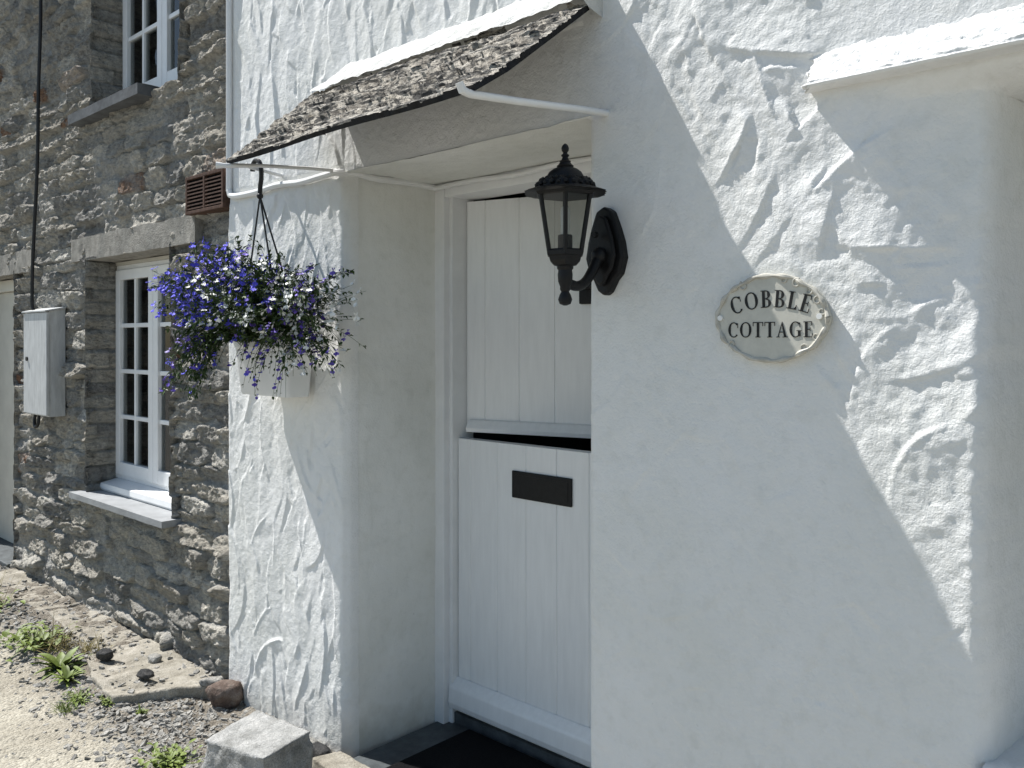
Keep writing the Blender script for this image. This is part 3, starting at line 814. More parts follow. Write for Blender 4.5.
def rough_bar(name, x0, x1, y0, y1, z0, z1, mat, root, amp=.004, seed=1, step=.03, local=False):
    """a weathered slab or beam: every face a displaced grid, welded"""
    bm = bmesh.new()
    nx, ny, nz = (max(2, int(round((b - a) / step))) for a, b in ((x0, x1), (y0, y1), (z0, z1)))
    def face(o, du, dv, nu, nv):
        g = [[bm.verts.new(Vector(o) + Vector(du) * (i / nu) + Vector(dv) * (j / nv)) for j in range(nv + 1)] for i in range(nu + 1)]
        for i in range(nu):
            for j in range(nv):
                bm.faces.new((g[i][j], g[i + 1][j], g[i + 1][j + 1], g[i][j + 1]))
    X, Y, Z = (x1 - x0, 0, 0), (0, y1 - y0, 0), (0, 0, z1 - z0)
    face((x0, y0, z0), X, Y, nx, ny); face((x0, y0, z1), X, Y, nx, ny)
    face((x0, y0, z0), X, Z, nx, nz); face((x0, y1, z0), X, Z, nx, nz)
    face((x0, y0, z0), Y, Z, ny, nz); face((x1, y0, z0), Y, Z, ny, nz)
    bmesh.ops.remove_doubles(bm, verts=bm.verts, dist=1e-5)
    bmesh.ops.recalc_face_normals(bm, faces=bm.faces[:])
    co = np.array([v.co[:] for v in bm.verts]); no = np.array([v.normal[:] for v in bm.verts])
    d = amp * fbm(co[:, 0] * 14, co[:, 1] * 14, co[:, 2] * 14, seed=seed, octaves=4)
    for v, k, n_ in zip(bm.verts, d, no): v.co += Vector(n_) * float(k)
    me = bpy.data.meshes.new(name); bm.to_mesh(me); bm.free()
    o = link(name, me, root, mat, True)
    try: me.set_sharp_from_angle(angle=R(45))
    except Exception: pass
    if root is not None and not local: setp(o, root)
    return o
rough_bar('lintel', -4.80, -3.42, .008, .24, 1.812, 1.932, 'concrete', stone, .008, 1)
rough_bar('lintel', -6.70, -5.42, .008, .30, 1.80, 1.930, 'concrete', stone, .008, 2)
rough_bar('window_sill', -4.665, -3.60, -.052, .23, .588, .617, 'slate_sill', stone, .002, 3)
rough_bar('window_sill', -4.70, -3.86, -.045, .23, 2.515, 2.565, 'dark_sill', stone, .005, 4)

def casement(x0, x1, y, z0, z1, rows, root, ncols=2, leaf_n=2, seed=0):
    """white timber window: outer frame, leaves with glazing bars, panes, curtain and dark room behind"""
    fr = MB()
    t = .022
    fr.box(x0, x0 + t, y, y + .07, z0, z1, .002); fr.box(x1 - t, x1, y, y + .07, z0, z1, .002)
    fr.box(x0 + t + .0005, x1 - t - .0005, y + .001, y + .069, z1 - t, z1, .002); fr.box(x0 + t + .0005, x1 - t - .0005, y + .001, y + .069, z0, z0 + t, .002)
    win = setp(fr.build('window', 'frame_paint', root), root)
    a = x0 + t + .002; wleaf = (x1 - x0 - 2 * t - .004) / leaf_n
    for L in range(leaf_n):
        lx0 = a + L * wleaf + .001; lx1 = lx0 + wleaf - .003
        lz0, lz1 = z0 + t + .002, z1 - t - .002
        c = MB(); s = .052; yy = y - .010
        c.box(lx0, lx0 + s, yy, yy + .045, lz0, lz1, .003); c.box(lx1 - s, lx1, yy, yy + .045, lz0, lz1, .003)
        c.box(lx0 + s, lx1 - s, yy + .0006, yy + .044, lz1 - s, lz1, .003); c.box(lx0 + s, lx1 - s, yy + .0006, yy + .044, lz0, lz0 + s * 1.25, .003)
        gx0, gx1, gz0, gz1 = lx0 + s, lx1 - s, lz0 + s * 1.25, lz1 - s
        for k in range(1, ncols):
            xx = gx0 + (gx1 - gx0) * k / ncols; c.box(xx - .011, xx + .011, yy + .008, yy + .036, gz0, gz1, .003)
        for k in range(1, rows):
            zz_ = gz0 + (gz1 - gz0) * k / rows; c.box(gx0, gx1, yy + .0095, yy + .0345, zz_ - .011, zz_ + .011, .003)
        c.build('casement', 'frame_paint', win)
        MB().box(gx0 - .004, gx1 + .004, yy + .020, yy + .024, gz0 - .004, gz1 + .004).build('pane', 'window_glass', win)
    for (cx0, cx1) in ((x0 + .03, x0 + .15), (x1 - .15, x1 - .03)):
        cu = MB(); n = 14
        pts = [(cx0 + (cx1 - cx0) * i / n, y + .14 + .018 * math.sin(i * 1.7)) for i in range(n + 1)]
        cu.prism(pts + [(p[0], p[1] + .004) for p in pts[::-1]], 'z', z0 + .02, z1 - .02)
        cu.build('curtain', 'curtain', win)
    bx = MB().box(x0 - .02, x1 + .02, y + .072, y + 1.6, z0 - .03, z1 + .03)
    for f_ in list(bx.bm.faces):
        if abs(f_.calc_center_median().y - (y + .072)) < .01: bx.bm.faces.remove(f_)
    bx.build('interior', 'room', win)
    return win
casement(-4.618, -3.68, .165, .672, 1.790, 4, stone)
casement(-4.53, -3.57, .165, 2.60, 3.56, 3, stone)
setp(MB().prism([(.23, .618), (.085, .618), (.078, .630), (.082, .655), (.164, .671), (.23, .671)], 'x', -4.60, -3.65).build('timber_sill', 'frame_paint', stone), stone)
# packing between window head and lintel
setp(MB().box(-4.61, -3.65, .16, .22, 1.7905, 1.808).build('window_head', 'cream_paint', stone), stone)
# far left doorway: frame and door
d_ = MB()
d_.box(-5.80, -5.722, .13, .22, 0, 1.795, .004); d_.box(-6.69, -6.61, .13, .22, 0, 1.795, .004); d_.box(-6.609, -5.801, .131, .219, 1.72, 1.795, .004)
setp(d_.build('door_frame', 'cream_paint', stone), stone)
dd = setp(MB().box(-6.605, -5.805, .165, .205, .05, 1.718, .003).build('door', 'cream_paint', stone), stone)
MB().ball((-5.87, .14, 1.0), .028, 2).build('door_knob', 'black_iron', dd, True)
setp(MB().box(-6.69, -5.72, -.03, .34, -.03, .048, .006).build('doorstep', 'slate_step', stone), stone)

# ================================================================== FITTINGS ON THE STONE WALL
v_ = thing('air_vent', 'brown louvred terracotta vent on the stone wall beside the porch', 'vent', (-3.286, .03, 1.92))
v_r = Vector(v_.location)
vb = MB()
x0, x1, z0, z1, yf, yb = -3.445, -3.128, 1.925, 2.083, -.022, .05
vb.box(x0, x1, yf + .02, yb, z0, z1)
vb.box(x0, x0 + .014, yf, yf + .0198, z0, z1, .002); vb.box(x1 - .014, x1, yf, yf + .0198, z0, z1, .002)
vb.box(x0 + .0142, x1 - .0142, yf, yf + .0198, z1 - .014, z1, .002); vb.box(x0 + .0142, x1 - .0142, yf, yf + .0198, z0, z0 + .014, .002)
vb.box(-3.293, -3.279, yf, yf + .0198, z0 + .0142, z1 - .0142, .002)
setp(vb.build('vent_body', 'terracotta', v_), v_)
bk = setp(MB().box(x0 + .015, x1 - .015, yf + .0135, yf + .0192, z0 + .015, z1 - .015).build('vent_void', 'void', v_), v_)
for k in range(8):
    zc_ = z0 + .022 + k * .0152
    sl_ = MB()
    for (a, b_) in ((x0 + .0145, -3.2932), (-3.2788, x1 - .0145)):
        sl_.prism([(yf + .001, zc_ - .0035), (yf + .013, zc_ + .004), (yf + .013, zc_ + .008), (yf + .001, zc_ + .0015)], 'x', a, b_)
    setp(sl_.build('louvre', 'terracotta', v_), v_)
# meter box
mb_ = thing('meter_box', 'pale weathered utility meter box fixed to the stone wall', 'meter box', (-5.055, .03, .98))
bx0, bx1, bz0, bz1, by = -5.295, -4.945, .985, 1.572, -.064
c = MB().prism([(.03, bz0), (by + .012, bz0), (by + .012, bz1 - .016), (.03, bz1)], 'x', bx0, bx1)
cab = setp(c.build('cabinet', 'meter_white', mb_), mb_)
setp(MB().box(bx0 - .006, bx1 + .006, by - .004, by + .0115, bz0 + .006, bz1 - .022, .004).build('cabinet_door', 'meter_white', mb_), mb_)
setp(MB().prism([(.03, bz1 + .001), (by - .012, bz1 - .019), (by - .012, bz1 - .012), (.03, bz1 + .010)], 'x', bx0 - .012, bx1 + .012).build('lid', 'meter_white', mb_), mb_)
setp(MB().tube([(bx0 + .06, by + .0, bz0 + .31), (bx0 + .06, by - .012, bz0 + .31)], .012, 10).build('lock', 'black_plastic', mb_), mb_)
bl = thing('power_cable', 'black cable running down the stone wall into the meter box', 'cable', (-5.33, 0, .9))
pts = [(-5.235, -.028, 3.6), (-5.24, -.026, 3.2), (-5.262, -.030, 2.8), (-5.285, -.028, 2.4), (-5.32, -.032, 2.05), (-5.345, -.034, 1.8), (-5.352, -.034, 1.62), (-5.345, -.03, 1.57)]
def smooth_path(pts, n=8):
    P = [Vector(p) for p in pts]; out = []
    for i in range(len(P) - 1):
        a, b, c, d = P[max(i - 1, 0)], P[i], P[i + 1], P[min(i + 2, len(P) - 1)]
        for k in range(n):
            t = k / n
            out.append(0.5 * ((2 * b) + (c - a) * t + (2 * a - 5 * b + 4 * c - d) * t * t + (3 * b - a - 3 * c + d) * t ** 3))
    out.append(P[-1]); return out
pts = [(p[0] + .085, p[1], p[2]) if p[2] < 3.7 else p for p in pts]
setp(MB().tube(smooth_path(pts), .0095, 8).build('sheath', 'black_plastic', bl, True), bl)
setp(MB().tube(smooth_path([(-5.22, -.03, .99), (-5.225, -.035, .95), (-5.20, -.04, .915), (-5.17, -.035, .93), (-5.165, -.03, .99)]), .009, 8).build('tail_loop', 'black_plastic', bl, True), bl)

# white painted cable on the white cottage
cp = [(-3.098, -.012, 3.3), (-3.098, -.012, 2.6), (-3.098, -.012, 2.05), (-3.094, -.013, 1.985), (-3.06, -.013, 1.962), (-2.9, -.013, 1.958), (-2.75, -.013, 1.966), (-2.6, -.013, 1.957), (-2.46, -.013, 1.962),
      (-2.385, -.012, 1.964), (-2.338, .030, 1.962), (-2.318, .10, 1.951), (-2.310, .25, 1.955), (-2.300, .355, 1.951)]
cw = thing('white_cable', 'white painted cable pinned along the plaster into the porch', 'cable', (-2.7, 0, 1.95))
setp(MB().tube(smooth_path(cp), .0115, 8).build('sheath', 'white_paint', cw, True), cw)
setp(MB().tube(smooth_path([(-2.296, .352, 1.946), (-2.1, .356, 1.951), (-1.9, .356, 1.944), (-1.7, .355, 1.953), (-1.5, .356, 1.949), (-1.335, .356, 1.953)]), .009, 8).build('sheath', 'white_paint', cw, True), cw)

# ================================================================== WALL LANTERN
ln = thing('wall_lantern', 'black six sided carriage lantern on the wall right of the door', 'lantern', (-1.256, 0, 1.62))
LX, LY = -1.256, -.172
# backplate: an irregular pointed plate
poly = [(-1.256, 1.728), (-1.232, 1.715), (-1.212, 1.672), (-1.200, 1.640), (-1.192, 1.600), (-1.205, 1.560), (-1.222, 1.545), (-1.240, 1.517), (-1.256, 1.508),
        (-1.276, 1.520), (-1.292, 1.548), (-1.305, 1.562), (-1.318, 1.602), (-1.310, 1.640), (-1.300, 1.672), (-1.282, 1.715)]
poly = [(LX + (x - LX) * .9, z) for x, z in poly]
bp = MB().prism(poly, 'y', -.026, .004).prism([((x - LX) * .74 + LX, (z - 1.618) * .80 + 1.618) for x, z in poly], 'y', -.040, -.0262).build('backplate', 'black_iron', ln)
bv = bp.modifiers.new('b', 'BEVEL'); bv.width = .006; bv.segments = 2; bv.limit_method = 'ANGLE'
setp(bp, ln)
arm = MB().tube(smooth_path([(LX, -.036, 1.615), (LX, -.062, 1.575), (LX, -.095, 1.540), (LX, -.13, 1.527), (LX, LY, 1.536)]), [.015 - .003 * min(1, i / 14) for i in range(33)], 12)
arm.ball((LX, -.042, 1.605), .021, 2)
arm.tube([(LX - .0, -.055, 1.655), (LX, -.066, 1.655)], .008, 8)
setp(arm.build('arm', 'black_iron', ln, True), ln)
st_ = MB().lathe([(.004, -.082), (.013, -.078), (.0165, -.068), (.013, -.057), (.009, -.050), (.012, -.045), (.012, -.038), (.0165, -.026), (.0175, -.010), (.016, .0), (.019, .004), (.019, .010), (.013, .014)], (LX, LY, 1.562), 18)
setp(st_.build('stem', 'black_iron', ln, True), ln)
cup = MB().lathe([(.014, .0), (.030, .004), (.040, .014), (.043, .024), (.047, .026), (.048, .036), (.044, .040)], (LX, LY, 1.570), 6, rot=R(10))
setp(cup.build('cup', 'black_iron', ln), ln)
zb, zt, rb, rt = 1.604, 1.736, .042, .066
def hx_(k, r_, z_): 
    a = R(10) + k * math.pi / 3
    return (LX + r_ * math.cos(a), LY + r_ * math.sin(a), z_)
for k in range(6):
    setp(MB().tube([hx_(k, rb, zb - .004), hx_(k, rt, zt + .004)], .0052, 6).build('glazing_bar', 'black_iron', ln), ln)
    g_ = MB()
    a, b_ = hx_(k, rb - .001, zb), hx_(k + 1, rb - .001, zb); c_, d_ = hx_(k + 1, rt - .001, zt), hx_(k, rt - .001, zt)
    ctr = Vector((LX, LY, (zb + zt) / 2))
    inn = [Vector(p) + (Vector((LX, LY, p[2])) - Vector(p)) * .03 for p in (a, b_, c_, d_)]
    g_.quad(a, b_, c_, d_)
    setp(g_.build('pane', 'lantern_glass', ln), ln)
top = MB().lathe([(.066, .0), (.073, .002), (.078, .010), (.068, .012)], (LX, LY, 1.732), 6, rot=R(10))
setp(top.build('top_ring', 'black_iron', ln), ln)
# cap: scalloped brim, dome and finial
seg = 48
cb = bmesh.new()
prof = [(.066, 1.740), (.090, 1.739), (.097, 1.741), (.082, 1.748), (.066, 1.752), (.064, 1.764), (.057, 1.770), (.044, 1.772), (.043, 1.780), (.038, 1.789), (.029, 1.796), (.019, 1.800), (.016, 1.802)]
rings = []
for i, (r_, z_) in enumerate(prof):
    ring = []
    for k in range(seg):
        a = 2 * math.pi * k / seg
        sc_ = 1.0
        if i in (1, 2): sc_ = 1 + .035 * math.cos(6 * (a - R(10))) + .02 * math.cos(24 * a)
        if i in (4, 5, 6): sc_ = 1 + .03 * math.cos(12 * a) + .02 * (1 if k % 2 else -1)
        ring.append(cb.verts.new((LX + r_ * sc_ * math.cos(a), LY + r_ * sc_ * math.sin(a), z_ + (.004 * math.cos(12 * a) if i in (5, 6) else 0))))
    rings.append(ring)
for a, b_ in zip(rings, rings[1:]):
    for k in range(seg): cb.faces.new((a[k], a[(k + 1) % seg], b_[(k + 1) % seg], b_[k]))
cb.faces.new(rings[0][::-1]); cb.faces.new(rings[-1])
# cast leaf bosses round the cap
for k in range(24):
    a = 2 * math.pi * k / 24
    for rr_, zz_, s_ in ((.065, 1.759, .0068), (.057, 1.770, .0052)):
        bmesh.ops.create_icosphere(cb, subdivisions=1, radius=s_, matrix=Matrix.Translation((LX + rr_ * math.cos(a + zz_ * 40), LY + rr_ * math.sin(a + zz_ * 40), zz_)))
me = bpy.data.meshes.new('cap'); cb.to_mesh(me); cb.free()
cap_ = setp(link('cap', me, ln, 'black_iron', True), ln)
try: me.set_sharp_from_angle(angle=R(40))
except Exception: pass
fin = MB().lathe([(a_ * .72, b_ * .70) for a_, b_ in [(.026, 0), (.028, .004), (.022, .009), (.017, .016), (.019, .020), (.012, .024), (.009, .034), (.013, .037), (.013, .041), (.008, .044), (.007, .048), (.0115, .055), (.0125, .063), (.010, .071), (.005, .077), (.001, .079)]], (LX, LY, 1.801), 18)
setp(fin.build('finial', 'black_iron', ln, True), ln)
setp(MB().lathe([(.017, 0), (.017, .036), (.015, .038)], (LX, LY, 1.606), 16).build('bulb_holder', 'black_plastic', ln, True), ln)
setp(MB().lathe([(.010, 0), (.011, .010), (.011, .055), (.009, .062), (.003, .066)], (LX, LY, 1.645), 16).build('bulb', 'bulb_white', ln, True), ln)

# ================================================================== HOUSE SIGN
sg = thing('house_sign', 'cream oval plaque lettered COBBLE COTTAGE on the white wall', 'sign', (-.828, 0, 1.425))
SX, SZ, SA, SB = -.8245, 1.446, .1265, .0925
def ov(t, k=1.0, wav=0.0):
    w_ = 1 + wav * (.008 * math.cos(4 * t) + .010 * math.cos(10 * t + .6) + .006 * math.cos(17 * t))
    return (SX + SA * k * w_ * math.cos(t), SZ + SB * k * w_ * math.sin(t))
N = 120
pl_ = MB().prism([ov(2 * math.pi * i / N, .985, 1) for i in range(N)], 'y', -.019, .003).build('plaque', 'sign_cream', sg)
setp(pl_, sg)
rim = MB()
pts = []
for i in range(N + 1):
    t = 2 * math.pi * i / N
    x, z = ov(t, .965, 1); pts.append((x, -.0195 - .002 * math.cos(14 * t), z))
rim.tube(pts, [.0046 + .0014 * math.cos(19 * 2 * math.pi * i / N) for i in range(N + 1)], 8, cap=False)
def curl(t0, s, k=.86, hand=1):
    x, z = ov(t0, k); pp = []
    for i in range(18):
        a = t0 + hand * (i * .42); r_ = s * (1 - i / 22)
        pp.append((x + r_ * math.cos(a), -.0205, z + r_ * math.sin(a)))
    rim.tube(pp, [.0022 * (1 - i / 30) for i in range(18)], 6)
for i, t0 in enumerate((.15, .42, .72, 1.02, 1.30, 2.12, 3.85, 5.43, 5.8)):
    curl(t0, .0105 if i % 2 else .0085, .90, 1 if i % 2 else -1)
setp(rim.build('scroll_rim', 'sign_rim', sg, True), sg)
for xx in (-.9395, -.7165):
    setp(MB().tube([(xx, -.0185, 1.448), (xx, -.0235, 1.448)], .006, 14).build('screw', 'bulb_white', sg), sg)
# serif capitals, drawn from strokes
def letter(ch):
    """list of polygons in a unit-high box; returns polygons, width"""
    P = []
    S, T = .18, .065          # thick and thin
    def rect(a, b, c, d): P.append([(a, b), (c, b), (c, d), (a, d)])
    def ser(x0, x1, y): rect(x0, y, x1, y + .045)
    def arc(cx, cy, rx, ry, a0, a1, thick, thin, n=30):
        for i in range(n):
            A0, A1 = (R(a0 + (a1 - a0) * (i + q) / n) for q in (0, 1))
            q = []
            for A_ in (A0, A1):
                w_ = thin + (thick - thin) * abs(math.cos(A_)) ** 1.5
                q.append(((cx + rx * math.cos(A_), cy + ry * math.sin(A_)), (cx + (rx - w_) * math.cos(A_), cy + (ry - thin) * math.sin(A_))))
            P.append([q[0][0], q[1][0], q[1][1], q[0][1]])
    if ch in 'CG':
        arc(.42, .5, .42, .51, 42, 318, S, T); w_ = .80
        rect(.715, .62, .75, .93); P.append([(.60, .86), (.73, .80), (.75, .93), (.64, .96)])
        if ch == 'G':
            rect(.60, .06, .60 + S, .42); ser(.50, .86, .40); w_ = .88
    elif ch == 'O':
        arc(.44, .5, .44, .51, 0, 360, S, T, 44); w_ = .88
    elif ch == 'B':
        rect(.10, 0, .10 + S, 1); ser(0, .30, 0); ser(0, .30, .955)
        arc(.34, .745, .28, .255, -90, 90, S, T, 18); arc(.34, .26, .34, .26, -90, 90, S, T, 18)
        rect(.2, .945, .34, 1.0); rect(.2, .485, .35, .535); rect(.2, 0, .34, .055); w_ = .70
    elif ch == 'L':
        rect(.10, 0, .10 + S, 1); ser(0, .38, .955); rect(0, 0, .60, .055); rect(.565, 0, .61, .27); P.append([(.45, .05), (.57, .05), (.57, .2)]); w_ = .64
    elif ch == 'E':
        rect(.10, 0, .10 + S, 1); rect(0, .945, .58, 1); rect(0, 0, .62, .055); rect(.2, .475, .48, .53); rect(.545, .76, .585, 1); rect(.585, 0, .63, .26); rect(.445, .39, .48, .62); w_ = .66
    elif ch == 'T':
        rect(.30, 0, .30 + S, 1); rect(0, .945, .77, 1); rect(0, .74, .04, 1); rect(.73, .74, .77, 1); ser(.20, .57, 0); w_ = .77
    elif ch == 'A':
        P.append([(.08, 0), (.14, 0), (.44, .94), (.41, 1.01)]); P.append([(.56, 0), (.74, 0), (.43, 1.01), (.38, .90)]); rect(.20, .31, .60, .365); ser(0, .24, 0); ser(.46, .84, 0); w_ = .84
    return P, w_
txt = bmesh.new(); lay = [0]
def word(s, h, total, place):
    ws = [letter(c)[1] for c in s]; gap = (total - sum(ws) * h * .93) / (len(s) - 1); x = -total / 2
    for c, w_ in zip(s, ws):
        for poly in letter(c)[0]:
            vs = []
            for (px_, pz_) in poly:
                X_, Z_ = place(x, px_ * h * .93, pz_ * h, w_ * h * .93)
                vs.append(txt.verts.new((X_, -.0194 - lay[0], Z_)))
            txt.faces.new(vs)
            lay[0] = (lay[0] + 1.1e-6) % 4e-5
        x += w_ * h * .93 + gap
def straight(x, dx, dz, w_): return (SX - .001 + x + dx, SZ - .0405 + dz)
RAD = .25
def arched(x, dx, dz, w_):
    a = (x + w_ / 2) / RAD                                           # each letter turned as a whole about its centre
    cx, cz = RAD * math.sin(a), RAD * (math.cos(a) - 1)
    lx = dx - w_ / 2
    return (SX + .000 + cx + lx * math.cos(a) + dz * math.sin(a), SZ + .0225 + cz - lx * math.sin(a) + dz * math.cos(a))
word('COTTAGE', .0325, .190, straight)
word('COBBLE', .0365, .172, arched)
bmesh.ops.recalc_face_normals(txt, faces=txt.faces[:])
ex = bmesh.ops.extrude_face_region(txt, geom=txt.faces[:])
for g_ in ex['geom']:
    if isinstance(g_, bmesh.types.BMVert): g_.co.y -= .0009
me = bpy.data.meshes.new('lettering'); txt.to_mesh(me); txt.free()
setp(link('lettering', me, sg, 'letter_black'), sg)

# ================================================================== HANGING BASKET
hb_ = thing('hanging_basket', 'white planter of trailing blue and white lobelia hanging by the porch', 'hanging basket', (-2.64, -.08, 1.2))
px0, px1, py0, py1, pz0, pz1 = -2.838, -2.495, -.135, -.022, 1.205, 1.395
pb = bmesh.new()
n = 10; tiers = [(pz0, .0), (pz0 + .012, .004), (pz1 - .022, .018), (pz1 - .021, .026), (pz1, .026)]
def rrect(x0, x1, y0, y1, rr_):
    out = []
    for cx, cy, a0 in ((x1 - rr_, y1 - rr_, 0), (x0 + rr_, y1 - rr_, 90), (x0 + rr_, y0 + rr_, 180), (x1 - rr_, y0 + rr_, 270)):
        for i in range(6): 
            a = R(a0 + 90 * i / 5); out.append((cx + rr_ * math.cos(a), cy + rr_ * math.sin(a)))
    return out
rings = []
for z_, g_ in tiers + [(pz1, .018), (pz1 - .03, .014)]:
    g2 = g_ - .018
    rings.append([pb.verts.new((x, y, z_)) for x, y in rrect(px0 - g2, px1 + g2, py0 - g2, py1 + g2 * .3, .016)])
for a, b_ in zip(rings, rings[1:]):
    for k in range(24): pb.faces.new((a[k], a[(k + 1) % 24], b_[(k + 1) % 24], b_[k]))
pb.faces.new(rings[0][::-1])
me = bpy.data.meshes.new('pot'); pb.to_mesh(me); pb.free()
pot = setp(link('pot', me, hb_, 'pot_plastic', True), hb_)
try: me.set_sharp_from_angle(angle=R(35))
except Exception: pass
MB().box(px0 + .01, px1 - .01, py0 + .01, py1 - .01, pz1 - .05, pz1 - .028).build('soil', 'soil', pot)
hk = Vector((-2.700, -.10, 1.925))
setp(MB().tube([(-2.725, .012, 1.995), (-2.725, -.06, 2.004), (-2.725, -.135, 2.010), (-2.725, -.15, 2.022)], [.007, .0065, .0065, .004], 8).build('wall_peg', 'white_paint', hb_, True), hb_)
hkp = [(-2.760, -.105, 2.005), (-2.758, -.105, 2.025), (-2.740, -.105, 2.040), (-2.716, -.105, 2.034), (-2.704, -.104, 2.008), (-2.706, -.102, 1.975), (-2.716, -.10, 1.945), (-2.718, -.10, 1.915)]
setp(MB().tube(smooth_path(hkp), .0085, 8).ball((-2.718, -.10, 1.912), .012, 2).build('hook', 'black_plastic', hb_, True), hb_)
for q in ((px0 + .01, py0 + .02, pz1), (px1 - .03, py0 + .005, pz1), (px1 - .05, py1 - .01, pz1)):
    setp(MB().tube([(-2.718, -.10, 1.912), q], .0033, 6).build('strand', 'black_plastic', hb_, True), hb_)

rg = random.Random(5)
CAMP = Vector(camera.location)
stems = MB(); leafb = bmesh.new(); fl = {'petal_blue': bmesh.new(), 'petal_violet': bmesh.new(), 'petal_white': bmesh.new()}
def add_leaf(bm, p, d, L, W, curlz=.2):
    d = Vector(d).normalized(); s = d.cross(Vector((rg.uniform(-.3, .3), rg.uniform(-.3, .3), 1))).normalized(); n_ = s.cross(d)
    a = p; b_ = p + d * L * .5 + s * W * .5 + n_ * L * .06; c_ = p + d * L - n_ * L * curlz; e = p + d * L * .5 - s * W * .5 + n_ * L * .06
    vs = [bm.verts.new(q) for q in (a, b_, c_, e)]
    bm.faces.new((vs[0], vs[1], vs[2])); bm.faces.new((vs[0], vs[2], vs[3]))
def add_flower(bm, p, n_, s):
    n_ = Vector(n_).normalized(); a = n_.orthogonal().normalized()
    up = Vector((0, 0, 1)); a = (up - n_ * up.dot(n_)); a = a.normalized() if a.length > .1 else n_.orthogonal().normalized()
    b_ = n_.cross(a)
    for ang, L, W in ((-150, 1.0, .62), (180, 1.05, .66), (150, 1.0, .62), (28, .68, .26), (-28, .68, .26)):
        ang = R(ang + rg.uniform(-10, 10)); d = a * math.cos(ang) + b_ * math.sin(ang); t = n_.cross(d)
        o = p + n_ * rg.uniform(.0, .002)
        tip = o + d * L * s + n_ * s * rg.uniform(-.1, .25)
        m1 = o + d * L * s * .68 + t * W * s * .5 + n_ * s * .1; m2 = o + d * L * s * .68 - t * W * s * .5 + n_ * s * .1
        vs = [bm.verts.new(q) for q in (o, m1, tip, m2)]
        bm.faces.new(vs)
def spray(root, target, droop, nleaf, nfl, kind, thick=.0011, lf=(.014, .026)):
    mid = (root + target) * .5 + Vector((rg.uniform(-.03, .03), rg.uniform(-.03, .01), droop))
    pts = [root.lerp(mid, t).lerp(mid.lerp(target, t), t) for t in [i / 8 for i in range(9)]]
    stems.tube(pts, [thick * (1.3 - .1 * i) for i in range(9)], 3, cap=False)
    for i in range(nleaf):
        t = rg.uniform(.15, 1.0); k = min(int(t * 8), 7); p = pts[k].lerp(pts[k + 1], t * 8 - k)
        d = (pts[k + 1] - pts[k]).normalized() + Vector((rg.gauss(0, .8), rg.gauss(0, .8), rg.gauss(0.1, .7)))
        add_leaf(leafb, p, d, rg.uniform(*lf), rg.uniform(.005, .011))
    for i in range(nfl):
        t = rg.uniform(.55, 1.05); t = min(t, 1); k = min(int(t * 8), 7); p = pts[k].lerp(pts[k + 1], min(1, t * 8 - k))
        off_ = Vector((rg.gauss(0, 1), rg.gauss(-.5, 1), rg.gauss(.2, 1))).normalized() * rg.uniform(.006, .022)
        n_ = Vector((.25 + rg.gauss(0, .5), -.8 + rg.gauss(0, .45), .75 + rg.gauss(0, .45)))
        add_flower(fl[kind], p + off_, n_, rg.uniform(.012, .018))
        stems.tube([p, p + off_], [.0007, .0005], 3, cap=False)
# sprays aim at points of a spreading mound in front of the planter; colour by where in the mound they end
def mound(n_):
    for _ in range(n_):
        while True:
            q = Vector((rg.uniform(-1, 1), rg.uniform(-1, 1), rg.uniform(-1, 1)))
            if .35 < q.length < 1: break
        tgt = Vector((-2.53 + .44 * q.x, -.30 + .20 * q.y, 1.565 + .175 * q.z))
        if q.x > .2: tgt.z -= .05 * min(1, (q.x - .2) * 2)
        if tgt.y > -.06: tgt.y = -.06 - rg.random() * .03
        if tgt.x < -2.75 and tgt.y > -.24: tgt.y = -.24 - rg.random() * .15
        root = Vector((rg.uniform(px0 + .04, px1 - .04), rg.uniform(py0 + .01, py1 - .02), pz1 - .03))
        # which flowers: blue at the left, violet below, white through the middle and right
        w_ = .5 + .95 * float(n3(np.array([tgt.x * 9]), np.array([tgt.z * 11]), np.array([tgt.y * 9]), seed=7)[0]) + rg.gauss(0, .12)
        if q.x < -.15: kind = 'petal_white' if w_ < -.12 else ('petal_violet' if w_ < .15 else 'petal_blue')
        elif q.x < .25: kind = 'petal_white' if w_ < .36 else ('petal_violet' if w_ < .52 else 'petal_blue')
        else: kind = 'petal_white' if w_ < .46 else ('petal_violet' if w_ < .80 else 'petal_blue')
        spray(root, tgt, rg.uniform(.03, .12), rg.randint(16, 26), (rg.choice((3, 4, 5, 6)) if kind == 'petal_blue' and q.x < .1 else rg.choice((0, 1, 3))) if kind != 'petal_white' else rg.choice((1, 2, 3)), kind)
mound(470)
# trailing sprays
for _ in range(85):     # left, hanging low before the stone wall
    tgt = Vector((rg.uniform(-2.86, -2.66), rg.uniform(-.42, -.30), rg.uniform(1.20, 1.46)))
    spray(Vector((rg.uniform(px0, px0 + .12), py0, pz1)), tgt, .16, rg.randint(14, 22), rg.choice((0, 1, 2)), 'petal_violet' if rg.random() < .6 else 'petal_blue')
for _ in range(20):     # over the front of the planter
    tgt = Vector((rg.uniform(-2.72, -2.40), rg.uniform(-.24, -.17), rg.uniform(1.19, 1.38)))
    spray(Vector((tgt.x + rg.uniform(-.04, .04), py0 + .01, pz1)), tgt, .10, rg.randint(5, 9), rg.choice((0, 1, 1, 2)), 'petal_violet' if rg.random() < .6 else 'petal_blue', lf=(.009, .015))
for _ in range(120):     # right, loose whitish ends by the porch corner
    tgt = Vector((rg.triangular(-2.40, -2.00, -2.22), rg.uniform(-.34, -.14), rg.uniform(1.29, 1.62)))
    spray(Vector((px1 - .04, py0 + .03, pz1)), tgt, .12, rg.randint(14, 24), rg.choice((1, 2, 3)), 'petal_white' if rg.random() < .55 else 'petal_violet')
